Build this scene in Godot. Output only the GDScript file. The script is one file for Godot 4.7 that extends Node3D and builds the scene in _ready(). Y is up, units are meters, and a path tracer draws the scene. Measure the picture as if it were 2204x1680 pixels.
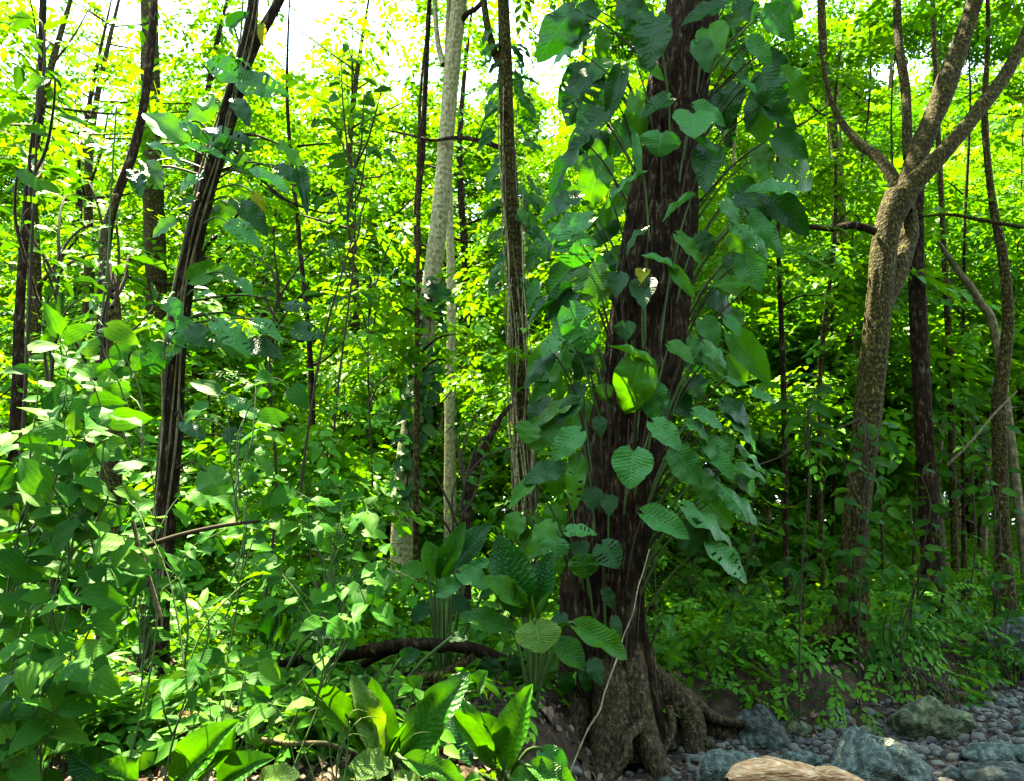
extends Node3D

# ---------- picture measures: pixels of a 2204 x 1680 view, focal length 1697 px ----------
const FOCAL := 1697.0
const PITCH := 10.0
const EYE := Vector3(0, 1.6, 0)
var rng := RandomNumberGenerator.new()
var noise := FastNoiseLite.new()
var rough_noise := FastNoiseLite.new()
var names := {}
var M := {}
var L := {}
var tex := {}

# point of the ray through a pixel at a horizontal distance z in front of the camera
func W(px: float, py: float, z: float) -> Vector3:
	var d := Vector3((px - 1102.0) / FOCAL, (840.0 - py) / FOCAL, -1.0).rotated(Vector3.RIGHT, deg_to_rad(PITCH))
	return EYE + d * (z / -d.z)

# pixel and distance of a point
func seen_at(p: Vector3) -> Vector3:
	var d := (p - EYE).rotated(Vector3.RIGHT, -deg_to_rad(PITCH))
	if d.z > -0.05:
		return Vector3(-9999, -9999, 0)
	return Vector3(1102.0 + d.x / -d.z * FOCAL, 840.0 - d.y / -d.z * FOCAL, -p.z)

# stretches of open air where no twig hangs before a trunk: [rows, half width, distance, share kept clear]
var glades := []

# gaps in the canopy through which the sun reaches the places that are lit: [point, radius]
const SUNWARD := Vector3(-0.24, 0.90, -0.36)
var shafts := []

func in_shaft(p: Vector3, near := false) -> bool:
	var u := SUNWARD.normalized()
	for s in shafts:
		if near and s.size() < 3:
			continue
		var d: Vector3 = p - s[0]
		var t := d.dot(u)
		if t > 0.3 and (d - u * t).length() < s[1]:
			return true
	return false

func overgrown(p: Vector3) -> bool:
	var s := seen_at(p)
	for g in glades:
		if s.z > g[2] or s.z < 0.2:
			continue
		var rows: Array = g[0]
		for i in rows.size() - 1:
			var y0: float = rows[i][1]
			var y1: float = rows[i + 1][1]
			if (s.y - y0) * (s.y - y1) > 0.0:
				continue
			var f := (s.y - y0) / (y1 - y0) if y1 != y0 else 0.0
			if absf(s.x - lerpf(rows[i][0], rows[i + 1][0], f)) < g[1]:
				return rng.randf() < g[3]
	return false

func numbered(called: String) -> String:
	var n: int = names.get(called, 0)
	names[called] = n + 1
	return called if n == 0 else "%s_%03d" % [called, n]

func thing(called: String, label: String, category: String, at: Vector3, group := "") -> Node3D:
	var o := Node3D.new()
	o.name = numbered(called)
	add_child(o)
	o.position = at
	tag(o, label, category, group)
	return o

# words for where a thing shows: the nearest landmark trunk and the rank of its distance
var told := {}

func told_apart(what: String, p: Vector3) -> String:
	var s := seen_at(p)
	var marks := [[-100, "at the left edge"], [60, "by the leafy edge trunk"], [170, "left of the dark upright trunk"], [290, "by the broad brown trunk"], [380, "by the leaning tree"], [500, "right of the leaning tree"], [620, "below the bright sky gap"], [740, "left of the wiry tree"], [850, "just left of the pale tree"], [930, "just right of the pale tree"], [1030, "between slim and liana trees"], [1130, "by the liana clad trunk"], [1240, "left of the giant trunk"], [1400, "by the giant trunk"], [1520, "just right of the giant trunk"], [1640, "in the gap between both big trees"], [1760, "left of the forked tree"], [1860, "by the forked tree"], [1960, "just right of the forked tree"], [2060, "by the straight sapling"], [2160, "by the spotted trunk"], [2300, "at the right edge"]]
	var best: Array = marks[0]
	for m in marks:
		if absf(m[0] - s.x) < absf(best[0] - s.x):
			best = m
	var rank: String = ["nearest of them", "in front", "a step behind", "farther in", "in the middle depth", "well behind", "far back", "farthest back"][clampi(int((s.z - 2.5) / (1.0 if what.contains("herb") or what.contains("stone") or what.contains("pole") else 4.2)), 0, 7)]
	for extra in ["", ", lower one", ", partner", ", third of them", ", fourth of them", ", fifth of them"]:
		var words := "%s %s, %s%s" % [what, best[1], rank, extra]
		if not told.has(words):
			told[words] = true
			return words
	return what

func tag(o: Node, label: String, category: String, group := "") -> void:
	o.set_meta("label", label)
	o.set_meta("category", category)
	if group:
		o.set_meta("group", group)

func part(called: String, mesh: Mesh, m: Material, parent: Node3D, t := Transform3D()) -> MeshInstance3D:
	var o := MeshInstance3D.new()
	o.name = called
	o.mesh = mesh
	o.material_override = m
	o.transform = t
	parent.add_child(o, true)
	return o

func top(called: String, mesh: Mesh, m: Material, label: String, category: String, at := Vector3.ZERO, group := "") -> MeshInstance3D:
	var o := part(numbered(called), mesh, m, self, Transform3D(Basis(), at))
	tag(o, label, category, group)
	return o

func lin(r: float, g: float, b: float) -> Color:
	return Color(r, g, b).linear_to_srgb()

# ---------- ground ----------
var bank_line := [Vector2(-14, 6), Vector2(-6, 1.5), Vector2(-2.2, 0.6), Vector2(-0.7, -2.2), Vector2(-0.1, -4.0), Vector2(0.3, -5.2), Vector2(0.55, -6.0), Vector2(1.1, -6.45), Vector2(1.9, -6.7), Vector2(2.8, -6.95), Vector2(4.1, -7.9), Vector2(6.4, -9.7), Vector2(14, -15), Vector2(30, -22), Vector2(90, -40)]

func bank(x: float, z: float) -> float:   # metres behind the top of the bank (negative: in the stream bed)
	var p := Vector2(x, z)
	var best := 1e9
	var side := 1.0
	for i in bank_line.size() - 1:
		var a: Vector2 = bank_line[i]
		var b: Vector2 = bank_line[i + 1]
		var q := Geometry2D.get_closest_point_to_segment(p, a, b)
		var d := p.distance_to(q)
		if d < best:
			best = d
			side = -1.0 if (b - a).cross(p - a) > 0.0 else 1.0
	return best * side

func height(x: float, z: float) -> float:
	var d := bank(x, z)
	var h := 0.44 * smoothstep(-0.22, 0.22, d)
	h += 0.06 * noise.get_noise_2d(x * 60, z * 60) + 0.02 * noise.get_noise_2d(x * 260, z * 260)
	if d > 0.4:
		h += 0.16 * noise.get_noise_2d(x * 14 + 300, z * 14) * smoothstep(0.4, 3.0, d)
		h += 0.018 * clampf(-z - 9.0, 0.0, 60.0)
	return h

func on_ground(x: float, z: float) -> Vector3:
	return Vector3(x, height(x, z), z)

# ---------- shapes ----------
func mesh_of(st: SurfaceTool, smooth := true) -> ArrayMesh:
	if smooth:
		st.index()
	st.generate_normals()
	return st.commit()

func smooth_path(pts: Array, n: int) -> PackedVector3Array:   # Catmull-Rom through the points
	var out := PackedVector3Array()
	var k := pts.size()
	for i in n + 1:
		var f := float(i) / n * (k - 1)
		var a := mini(int(f), k - 2)
		var p0: Vector3 = pts[maxi(a - 1, 0)]
		var p1: Vector3 = pts[a]
		var p2: Vector3 = pts[a + 1]
		var p3: Vector3 = pts[mini(a + 2, k - 1)]
		out.append(p1.cubic_interpolate(p2, p0, p3, f - a))
	return out

func lerp_list(v: Array, f: float) -> float:
	var x := f * (v.size() - 1)
	var a := mini(int(x), v.size() - 2)
	return lerpf(v[a], v[a + 1], x - a)

# tapered tube along points; bark > 0 makes ridges and bumps; lobes flare the foot
func tube(pts: Array, radii: Array, sides := 6, n := 12, bark := 0.0, flare := 0.0, seed_ := 0.0) -> ArrayMesh:
	var path := smooth_path(pts, n)
	var verts := PackedVector3Array()
	var uvs := PackedVector2Array()
	var idx := PackedInt32Array()
	var up := Vector3.UP if absf((path[1] - path[0]).normalized().y) < 0.8 else Vector3.RIGHT
	var run := 0.0
	for i in n + 1:
		var t := (path[mini(i + 1, n)] - path[maxi(i - 1, 0)]).normalized()
		var a := up.cross(t).normalized()
		up = t.cross(a).normalized()
		var r := lerp_list(radii, float(i) / n)
		if i:
			run += path[i].distance_to(path[i - 1])
		for s in sides + 1:
			var th := TAU * (s % sides) / sides
			var dir := a * cos(th) + up * sin(th)
			var rr := r
			if bark > 0.0:
				var q := path[i] + dir * r
				rr *= 1.0 + bark * (0.6 * rough_noise.get_noise_3d(dir.x * 90 + seed_, q.y * 12, dir.z * 90) + 0.7 * noise.get_noise_3d(q.x * 60 + seed_, q.y * 40, q.z * 60))
			if flare > 0.0:
				var f := exp(-run / 0.42)
				rr *= 1.0 + flare * f * (0.35 + 0.65 * pow(absf(sin(th * 2.5 + seed_)), 1.6))
			verts.append(path[i] + dir * rr)
			uvs.append(Vector2(float(s) / sides, run))
	for i in n:
		for s in sides:
			var o := i * (sides + 1) + s
			idx.append_array([o, o + 1, o + sides + 1, o + 1, o + sides + 2, o + sides + 1])
	# round end
	verts.append(path[n] + (path[n] - path[n - 1]).normalized() * lerp_list(radii, 1.0) * 0.6)
	uvs.append(Vector2(0.5, run))
	for s in sides:
		var o := n * (sides + 1) + s
		idx.append_array([o, o + 1, verts.size() - 1])
	return arrays(verts, uvs, idx)

func arrays(verts: PackedVector3Array, uvs: PackedVector2Array, idx: PackedInt32Array, cols := PackedColorArray()) -> ArrayMesh:
	var nor := PackedVector3Array()
	nor.resize(verts.size())
	for i in range(0, idx.size(), 3):
		var f := (verts[idx[i + 2]] - verts[idx[i]]).cross(verts[idx[i + 1]] - verts[idx[i]])
		for k in 3:
			nor[idx[i + k]] += f
	for i in nor.size():
		nor[i] = nor[i].normalized() if nor[i].length_squared() > 0 else Vector3.UP
	var a := []
	a.resize(Mesh.ARRAY_MAX)
	a[Mesh.ARRAY_VERTEX] = verts
	a[Mesh.ARRAY_NORMAL] = nor
	a[Mesh.ARRAY_TEX_UV] = uvs
	a[Mesh.ARRAY_INDEX] = idx
	if cols.size():
		a[Mesh.ARRAY_COLOR] = cols
	var m := ArrayMesh.new()
	m.add_surface_from_arrays(Mesh.PRIMITIVE_TRIANGLES, a)
	return m

# half width (0 .. 0.5) of a leaf at v along its length
func outline(kind: String, v: float) -> float:
	match kind:
		"heart":
			return 0.5 * pow(sin(PI * pow(v, 0.55)), 0.8) * (1.0 if v < 0.72 else lerpf(1.0, 0.55, smoothstep(0.72, 1.0, v)))
		"oblong":
			return 0.5 * pow(sin(PI * pow(v, 0.95)), 0.62)
		"round":
			return 0.5 * pow(sin(PI * pow(v, 0.72)), 0.6)
		"lance":
			return 0.5 * pow(sin(PI * pow(v, 0.85)), 0.9)
	return 0.5 * pow(sin(PI * pow(v, 0.66)), 0.72)   # ovate

# a leaf one unit long along +Z and one unit wide along X, upper face +Y
func leaf(kind: String, rows: int, cols: int, fold: float, arch: float, wave: float, seed_: int, holes := 0) -> ArrayMesh:
	var r := RandomNumberGenerator.new()
	r.seed = seed_
	var ph := r.randf() * TAU
	var fr := r.randf_range(1.6, 3.2)
	var twist := r.randf_range(-0.35, 0.35)
	var nick := {}
	for i in 2:
		nick[r.randi_range(2, rows - 2)] = r.randf_range(0.82, 0.95)
	var verts := PackedVector3Array()
	var uvs := PackedVector2Array()
	var idx := PackedInt32Array()
	for i in rows + 1:
		var v := float(i) / rows
		var k := maxf(absf(arch), 0.01)
		var z := sin(k * v) / k
		var y := (1.0 - cos(k * v)) / k * (-1.0 if arch > 0 else 1.0)
		for j in cols * 2 + 1:
			var u := float(j - cols) / cols
			var w := outline(kind, clampf(v, 0.0, 1.0))
			if absf(u) > 0.9 and nick.has(i) and i > 0 and i < rows:
				w *= nick[i]
			var zz := z
			if kind == "heart" or kind == "ovate" or kind == "round":
				zz -= 0.13 * u * u * pow(1.0 - v, 4.0)
			if i == 0 and kind != "oblong" and kind != "lance":
				w = maxf(w, 0.10)
			var x := u * w
			var yy := y + fold * absf(x) + wave * absf(u) * w * 2.0 * sin(fr * TAU * v + ph + (1.3 if u < 0 else 0.0)) + twist * x * v
			verts.append(Vector3(x, yy, zz))
			uvs.append(Vector2(0.5 + 0.5 * u, v))
	for i in rows:
		for j in cols * 2:
			var o := i * (cols * 2 + 1) + j
			if holes:
				var inner := absi(j * 2 + 1 - cols * 2) / 2   # 0 next to the midrib
				var edge := inner == cols - 1
				var gap := i % 3 == 1 and i > 2 and i < rows - 3
				var pick := (i * 7 + (3 if j < cols else 0) + seed_) % 5
				if gap and not edge and inner >= 1 and pick < 3:
					continue
				if gap and edge and holes > 1 and pick < 2:
					continue
			idx.append_array([o, o + cols * 2 + 1, o + 1, o + 1, o + cols * 2 + 1, o + cols * 2 + 2])
	return arrays(verts, uvs, idx)

# ---------- textures ----------
func paint(size: int, f: Callable) -> ImageTexture:
	var bytes := PackedByteArray()
	bytes.resize(size * size * 3)
	for y in size:
		for x in size:
			var c: Color = f.call((x + 0.5) / size, (y + 0.5) / size)
			var o := (y * size + x) * 3
			bytes[o] = clampi(int(c.r * 255), 0, 255)
			bytes[o + 1] = clampi(int(c.g * 255), 0, 255)
			bytes[o + 2] = clampi(int(c.b * 255), 0, 255)
	return ImageTexture.create_from_image(Image.create_from_data(size, size, false, Image.FORMAT_RGB8, bytes))

func vein_lines(u: float, v: float, kind: String) -> Vector2:   # x: vein 0..1, y: pleat height 0..1
	var s := absf(u * 2.0 - 1.0)
	if kind == "piper":
		var best := 0.0
		for c in [0.0, 0.36, 0.74]:
			best = maxf(best, exp(-pow((s - c) / 0.026, 2.0)))
		var cross := absf(fposmod(v * 16.0 + s * 3.0, 1.0) - 0.5) * 2.0
		var hgt := 0.55 + 0.45 * cos((s / 0.37) * TAU + PI)
		return Vector2(maxf(best, 0.35 * pow(cross, 14.0)), hgt * 0.8 + 0.2 * (1.0 - cross))
	var n := 15.0 if kind == "pinnate" else 12.0 if kind == "worn" else 9.0
	var warp := 0.22 * noise.get_noise_2d(u * 340 + n * 31, v * 240) + 0.10 * noise.get_noise_2d(u * 900, v * 900 + n)
	var ph := fposmod((v - 0.20 * pow(s, 0.9)) * n * (0.92 if u < 0.5 else 1.06) + warp * 2.0, 1.0)
	var lat := absf(ph - 0.5) * 2.0
	var mid := exp(-pow(s / 0.03, 2.0))
	return Vector2(maxf(mid, 0.55 * pow(lat, 12.0) * (1.0 - 0.6 * s)), 0.25 + 0.6 * sin(PI * ph) - 0.3 * mid)

func leaf_textures(kind: String, spots: float) -> void:
	tex[kind] = paint(256, func(u, v):
		var q := vein_lines(u, v, kind)
		var n := 0.5 + 0.5 * noise.get_noise_2d(u * 260, v * 420)
		var fine := 0.5 + 0.5 * rough_noise.get_noise_2d(u * 2600, v * 2600)
		var b := 0.62 + 0.16 * n + 0.08 * fine
		var c := Color(b * 0.92, b, b * 0.85)
		c = c.lerp(Color(1.0, 1.0, 0.8), q.x * 0.55)
		var sp := noise.get_noise_2d(u * 900 + 50, v * 900)
		if sp > 0.62 - spots * 0.2:
			c = c.lerp(Color(0.75, 0.62, 0.45), 0.5)
		var rim := maxf(absf(u * 2.0 - 1.0), absf(v * 2.0 - 1.0)) + 0.16 * noise.get_noise_2d(u * 500 + 90, v * 500)
		if rim > 1.04 - spots * 0.07:
			c = c.lerp(Color(0.85, 0.6, 0.35), 0.6)
		return c)
	tex[kind + "_relief"] = paint(256, func(u, v):
		var q := vein_lines(u, v, kind)
		var h := clampf(q.y - 0.35 * q.x, 0, 1)
		return Color(h, h, h))

func noise_tex(freq: float, octaves: int, ramp: Array, seed_: int, size := 512, type := FastNoiseLite.TYPE_SIMPLEX_SMOOTH) -> NoiseTexture2D:
	var f := FastNoiseLite.new()
	f.noise_type = type
	f.seed = seed_
	f.frequency = freq
	f.fractal_octaves = octaves
	var t := NoiseTexture2D.new()
	t.width = size
	t.height = size
	t.seamless = true
	t.noise = f
	if ramp.size():
		var g := Gradient.new()
		var offs := PackedFloat32Array()
		var cols := PackedColorArray()
		for e in ramp:
			offs.append(e[0])
			cols.append(e[1])
		g.offsets = offs
		g.colors = cols
		t.color_ramp = g
	return t

# ---------- materials ----------
func leaf_mat(c: Color, kind: String, through: Color, rough := 0.42, relief := 0.25) -> StandardMaterial3D:
	var m := StandardMaterial3D.new()
	m.albedo_color = c
	if kind:
		m.albedo_texture = tex[kind]
		m.heightmap_enabled = true
		m.heightmap_texture = tex[kind + "_relief"]
		m.heightmap_scale = relief
	m.roughness = rough
	m.metallic_specular = 0.18 if kind == "piper" or kind == "plain" or kind == "" else 0.31
	m.backlight_enabled = true
	m.backlight = through
	m.cull_mode = BaseMaterial3D.CULL_DISABLED
	return m

func ground_mat(color_tex: Texture2D, bump: Texture2D, scale: Vector3, relief: float, rough := 0.95, tint := Color.WHITE) -> StandardMaterial3D:
	var m := StandardMaterial3D.new()
	m.albedo_color = tint
	m.albedo_texture = color_tex
	m.uv1_triplanar = true
	m.uv1_world_triplanar = true
	m.uv1_scale = scale
	m.roughness = rough
	m.metallic_specular = 0.2
	m.heightmap_enabled = true
	m.heightmap_texture = bump
	m.heightmap_scale = relief
	return m

func make_materials() -> void:
	leaf_textures("piper", 0.2)
	leaf_textures("pinnate", 0.35)
	leaf_textures("plain", 0.3)
	leaf_textures("worn", 0.9)
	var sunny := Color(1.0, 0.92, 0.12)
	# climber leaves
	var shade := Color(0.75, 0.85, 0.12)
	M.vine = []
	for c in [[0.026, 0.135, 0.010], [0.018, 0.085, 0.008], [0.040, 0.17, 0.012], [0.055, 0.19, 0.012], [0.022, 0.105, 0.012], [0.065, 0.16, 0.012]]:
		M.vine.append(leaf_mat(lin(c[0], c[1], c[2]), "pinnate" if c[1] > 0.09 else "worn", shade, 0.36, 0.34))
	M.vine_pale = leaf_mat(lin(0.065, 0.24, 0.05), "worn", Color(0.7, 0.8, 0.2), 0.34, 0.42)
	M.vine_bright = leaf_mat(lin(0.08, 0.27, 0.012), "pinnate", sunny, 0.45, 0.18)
	M.yellow = leaf_mat(lin(0.42, 0.40, 0.03), "plain", Color(1, 0.95, 0.2), 0.5)
	M.brown = leaf_mat(lin(0.16, 0.085, 0.035), "plain", Color(0.6, 0.4, 0.2), 0.7)
	# piper shrubs
	M.piper = [leaf_mat(lin(0.075, 0.26, 0.022), "piper", sunny, 0.56, 0.05), leaf_mat(lin(0.052, 0.20, 0.016), "piper", sunny, 0.56, 0.05), leaf_mat(lin(0.12, 0.31, 0.03), "piper", sunny, 0.58, 0.05), leaf_mat(lin(0.036, 0.155, 0.012), "piper", sunny, 0.54, 0.05)]
	# broad basal leaves
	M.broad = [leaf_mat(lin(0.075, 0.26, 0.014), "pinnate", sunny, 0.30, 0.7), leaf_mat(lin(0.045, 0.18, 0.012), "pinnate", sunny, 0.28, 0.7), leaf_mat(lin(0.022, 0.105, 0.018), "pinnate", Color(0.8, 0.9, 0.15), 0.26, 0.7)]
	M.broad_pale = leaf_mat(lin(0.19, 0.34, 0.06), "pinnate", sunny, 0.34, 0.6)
	# saplings and herbs
	M.sapling = [leaf_mat(lin(0.06, 0.20, 0.022), "plain", sunny, 0.42, 0.25), leaf_mat(lin(0.045, 0.15, 0.02), "plain", sunny, 0.42, 0.25), leaf_mat(lin(0.10, 0.27, 0.02), "plain", sunny, 0.45, 0.25)]
	M.herb = [leaf_mat(lin(0.05, 0.17, 0.014), "plain", sunny, 0.40, 0.2), leaf_mat(lin(0.032, 0.125, 0.014), "plain", sunny, 0.38, 0.2), leaf_mat(lin(0.08, 0.23, 0.016), "plain", sunny, 0.42, 0.2)]
	# far foliage: vertex colours carry the tone of each leaf
	M.foliage = leaf_mat(Color.WHITE, "", sunny, 0.45)
	M.foliage.vertex_color_use_as_albedo = true
	# stems
	M.stem = StandardMaterial3D.new()
	M.stem.albedo_color = lin(0.035, 0.065, 0.014)
	M.stem.roughness = 0.6
	M.stem.metallic_specular = 0.2
	M.twig = StandardMaterial3D.new()
	M.twig.albedo_color = lin(0.028, 0.022, 0.012)
	M.twig.metallic_specular = 0.15
	M.twig.roughness = 0.8
	M.pale_root = StandardMaterial3D.new()
	M.pale_root.albedo_color = lin(0.26, 0.23, 0.16)
	M.pale_root.roughness = 0.8
	# bark
	var soil0 := noise_tex(0.02, 6, [[0.0, lin(0.009, 0.006, 0.003)], [0.45, lin(0.036, 0.026, 0.012)], [0.62, lin(0.08, 0.06, 0.03)], [0.74, lin(0.13, 0.12, 0.06)], [1.0, lin(0.24, 0.22, 0.13)]], 22)
	var soil := noise_tex(0.02, 6, [[0.0, lin(0.008, 0.006, 0.004)], [0.45, lin(0.022, 0.015, 0.009)], [0.7, lin(0.045, 0.030, 0.016)], [1.0, lin(0.09, 0.065, 0.035)]], 22)
	var ridge := noise_tex(0.03, 5, [], 11, 512, FastNoiseLite.TYPE_SIMPLEX)
	var dark := noise_tex(0.012, 6, [[0.0, lin(0.003, 0.0018, 0.0007)], [0.4, lin(0.009, 0.0047, 0.0016)], [0.58, lin(0.019, 0.0095, 0.003)], [0.7, lin(0.028, 0.018, 0.007)], [0.8, lin(0.075, 0.066, 0.032)], [1.0, lin(0.15, 0.15, 0.085)]], 3)
	var brown := noise_tex(0.026, 6, [[0.0, lin(0.010, 0.006, 0.002)], [0.40, lin(0.028, 0.018, 0.005)], [0.56, lin(0.05, 0.036, 0.009)], [0.68, lin(0.085, 0.072, 0.02)], [0.78, lin(0.15, 0.145, 0.05)], [1.0, lin(0.30, 0.33, 0.17)]], 7)
	var pale := noise_tex(0.016, 6, [[0.0, lin(0.07, 0.065, 0.03)], [0.4, lin(0.20, 0.19, 0.10)], [0.6, lin(0.32, 0.31, 0.19)], [1.0, lin(0.52, 0.51, 0.40)]], 9)
	M.bark_dark = ground_mat(dark, ridge, Vector3(3.6, 0.8, 3.6), 3.5, 0.95)
	M.bark_brown = ground_mat(brown, ridge, Vector3(2.2, 1.1, 2.2), 3.0, 0.92, lin(0.50, 0.52, 0.34))
	M.bark_pale = ground_mat(pale, ridge, Vector3(2.4, 1.6, 2.4), 1.0, 0.9, lin(0.62, 0.60, 0.48))
	M.bark_grey = ground_mat(pale, ridge, Vector3(2.5, 1.0, 2.5), 1.2, 0.9, lin(0.30, 0.27, 0.20))
	M.root = ground_mat(soil0, ridge, Vector3(2.6, 1.6, 2.6), 3.0, 0.9, lin(0.66, 0.64, 0.56))
	M.log_bark = ground_mat(brown, ridge, Vector3(2.6, 2.6, 2.6), 1.6, 0.9)
	# earth and stone
	var grain := noise_tex(0.05, 5, [], 21)
	M.soil = ground_mat(soil, grain, Vector3(0.7, 0.7, 0.7), 3.0)
	var stone := noise_tex(0.015, 6, [[0.0, lin(0.02, 0.026, 0.022)], [0.42, lin(0.055, 0.068, 0.06)], [0.62, lin(0.12, 0.145, 0.125)], [1.0, lin(0.32, 0.36, 0.32)]], 31)
	M.stone = ground_mat(stone, grain, Vector3(2.2, 2.2, 2.2), 2.5, 0.8, lin(0.72, 0.74, 0.68))
	M.stone_mossy = ground_mat(stone, grain, Vector3(1.3, 1.3, 1.3), 1.8, 0.85, lin(0.62, 0.60, 0.34))
	M.stone_dark = ground_mat(stone, grain, Vector3(1.8, 1.8, 1.8), 1.5, 0.8, lin(0.36, 0.36, 0.32))
	var wood := noise_tex(0.02, 5, [[0.0, lin(0.13, 0.06, 0.025)], [0.5, lin(0.36, 0.20, 0.09)], [0.75, lin(0.52, 0.36, 0.20)], [1.0, lin(0.65, 0.52, 0.34)]], 41)
	M.wood = ground_mat(wood, ridge, Vector3(0.8, 3.2, 3.2), 1.6, 0.8)
	M.litter = StandardMaterial3D.new()
	M.litter.vertex_color_use_as_albedo = true
	M.litter.albedo_color = Color.WHITE
	M.litter.roughness = 0.8

func make_leaves() -> void:
	L.vine = []
	for i in 4:
		L.vine.append(leaf("ovate", 12, 3, [0.18, -0.1, 0.3, 0.1][i], [0.5, 0.8, 0.25, 1.1][i], [0.05, 0.07, 0.05, 0.06][i], 100 + i))
	L.monstera = []
	for i in 4:
		L.monstera.append(leaf("ovate", 24, 4, [0.15, -0.12, 0.25, 0.05][i], [0.5, 0.9, 0.3, 0.7][i], 0.05, 200 + i, 1 + i % 2))
	L.heart = []
	for i in 5:
		L.heart.append(leaf("heart", 9, 2, [0.2, 0.05, 0.3, -0.08, 0.15][i], [0.35, 0.6, 0.2, 0.8, 0.5][i], [0.02, 0.04, 0.03, 0.05, 0.02][i], 300 + i))
	L.broad = []
	for i in 4:
		L.broad.append(leaf("oblong", 16, 3, [0.45, 0.25, 0.6, 0.15][i], [0.35, 0.7, 0.15, 1.2][i], [0.05, 0.07, 0.04, 0.09][i], 400 + i))
	L.plain = []
	for i in 4:
		L.plain.append(leaf("lance", 7, 2, [0.3, 0.1, 0.4, 0.2][i], [0.4, 0.7, 0.2, 0.9][i], [0.02, 0.04, 0.03, 0.03][i], 500 + i))
	L.oval = []
	for i in 3:
		L.oval.append(leaf("round", 7, 2, [0.2, 0.05, 0.3][i], [0.3, 0.6, 0.2][i], 0.03, 600 + i))

# transform of a unit leaf from base to tip, upper face turned to the hint
func laid(base: Vector3, tip: Vector3, width: float, hint: Vector3) -> Transform3D:
	var z := tip - base
	var len := z.length()
	z /= len
	var x := hint.cross(z)
	if x.length() < 0.02:
		x = Vector3.RIGHT.cross(z)
	x = x.normalized()
	var y := z.cross(x)
	return Transform3D(Basis(x * width, y * len, z * len), base)

func pick(a: Array):
	return a[rng.randi() % a.size()]

func jitter(s: float) -> Vector3:
	return Vector3(rng.randf_range(-s, s), rng.randf_range(-s, s), rng.randf_range(-s, s))

# ---------- shrubs whose leaves are parts ----------
func shrub(called: String, label: String, category: String, group: String, base: Vector3, tips: Array, meshes: Array, mats: Array, size: float, ratio: float, gap: float, from: float, to_eye := 0.5, stem_r := 0.008, stem_m: Material = null) -> Node3D:
	var t := thing(called, label, category, base, group)
	var mean := Vector3.ZERO
	for tip in tips:
		mean += (tip - base) / tips.size()
	var tall := mean.y > 0.75
	if tall:
		part("stem", tube([Vector3.ZERO, mean * 0.4 + jitter(0.1), mean * 0.75 + jitter(0.1), mean], [stem_r, stem_r * 0.9, stem_r * 0.7, stem_r * 0.3], 6, 16), stem_m if stem_m else M.stem, t)
	for tip in tips:
		if in_shaft(tip, true):
			continue
		var e: Vector3 = tip - base
		var bend := Vector3(e.x * 0.25, e.y * 0.75, e.z * 0.25) + jitter(0.12)
		var pts := [Vector3.ZERO, bend * 0.5 + jitter(0.03), bend.lerp(e, 0.45) + Vector3(0, absf(e.x) * 0.10, 0), e]
		if tall:
			var s := mean * clampf((e.y - 0.5) / mean.y, 0.35, 0.95)
			pts = [s, s.lerp(e, 0.3) + Vector3(0, 0.10, 0) + jitter(0.08), s.lerp(e, 0.7) + Vector3(0, 0.12, 0) + jitter(0.08), e]
		var path := smooth_path(pts, 24)
		part("stem", tube([path[0], path[6], path[12], path[18], path[24]], [stem_r, stem_r * 0.8, stem_r * 0.5, stem_r * 0.3], 5, 12), stem_m if stem_m else M.stem, t)
		var run := 0.0
		var next := 0.0
		var side := 1.0 if rng.randf() < 0.5 else -1.0
		var total := 0.0
		for i in 24:
			total += path[i].distance_to(path[i + 1])
		for i in 24:
			run += path[i].distance_to(path[i + 1])
			if run < total * (0.1 if tall else from) or run < next:
				continue
			next = run + gap * rng.randf_range(0.7, 1.3)
			side = -side
			var along := (path[i + 1] - path[i]).normalized()
			add_leaf(t, path[i + 1], along, side, meshes, mats, size * rng.randf_range(0.65, 1.15), ratio, to_eye)
		add_leaf(t, path[24], (path[24] - path[23]).normalized(), 0.0, meshes, mats, size, ratio, to_eye)
	return t

func add_leaf(t: Node3D, at: Vector3, along: Vector3, side: float, meshes: Array, mats: Array, size: float, ratio: float, to_eye: float) -> void:
	var eye := (EYE - (t.position + at)).normalized()
	var n := (Vector3.UP * (1.0 - to_eye) + eye * to_eye + jitter(0.45)).normalized()
	var across := along.cross(n).normalized()
	var d := (across * side * 1.0 + along * (0.55 if side != 0.0 else 1.0) + Vector3(0, -0.35, 0) + jitter(0.25)).normalized()
	d = (d - n * d.dot(n) * 0.6).normalized()
	var b := at + d * size * 0.18
	if overgrown(t.position + b + d * size * 0.5) or in_shaft(t.position + b + d * size * 0.5, true):
		return
	part("leaf", pick(meshes), pick(mats), t, laid(b, b + d * size, size * ratio * rng.randf_range(0.85, 1.15), n))

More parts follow.
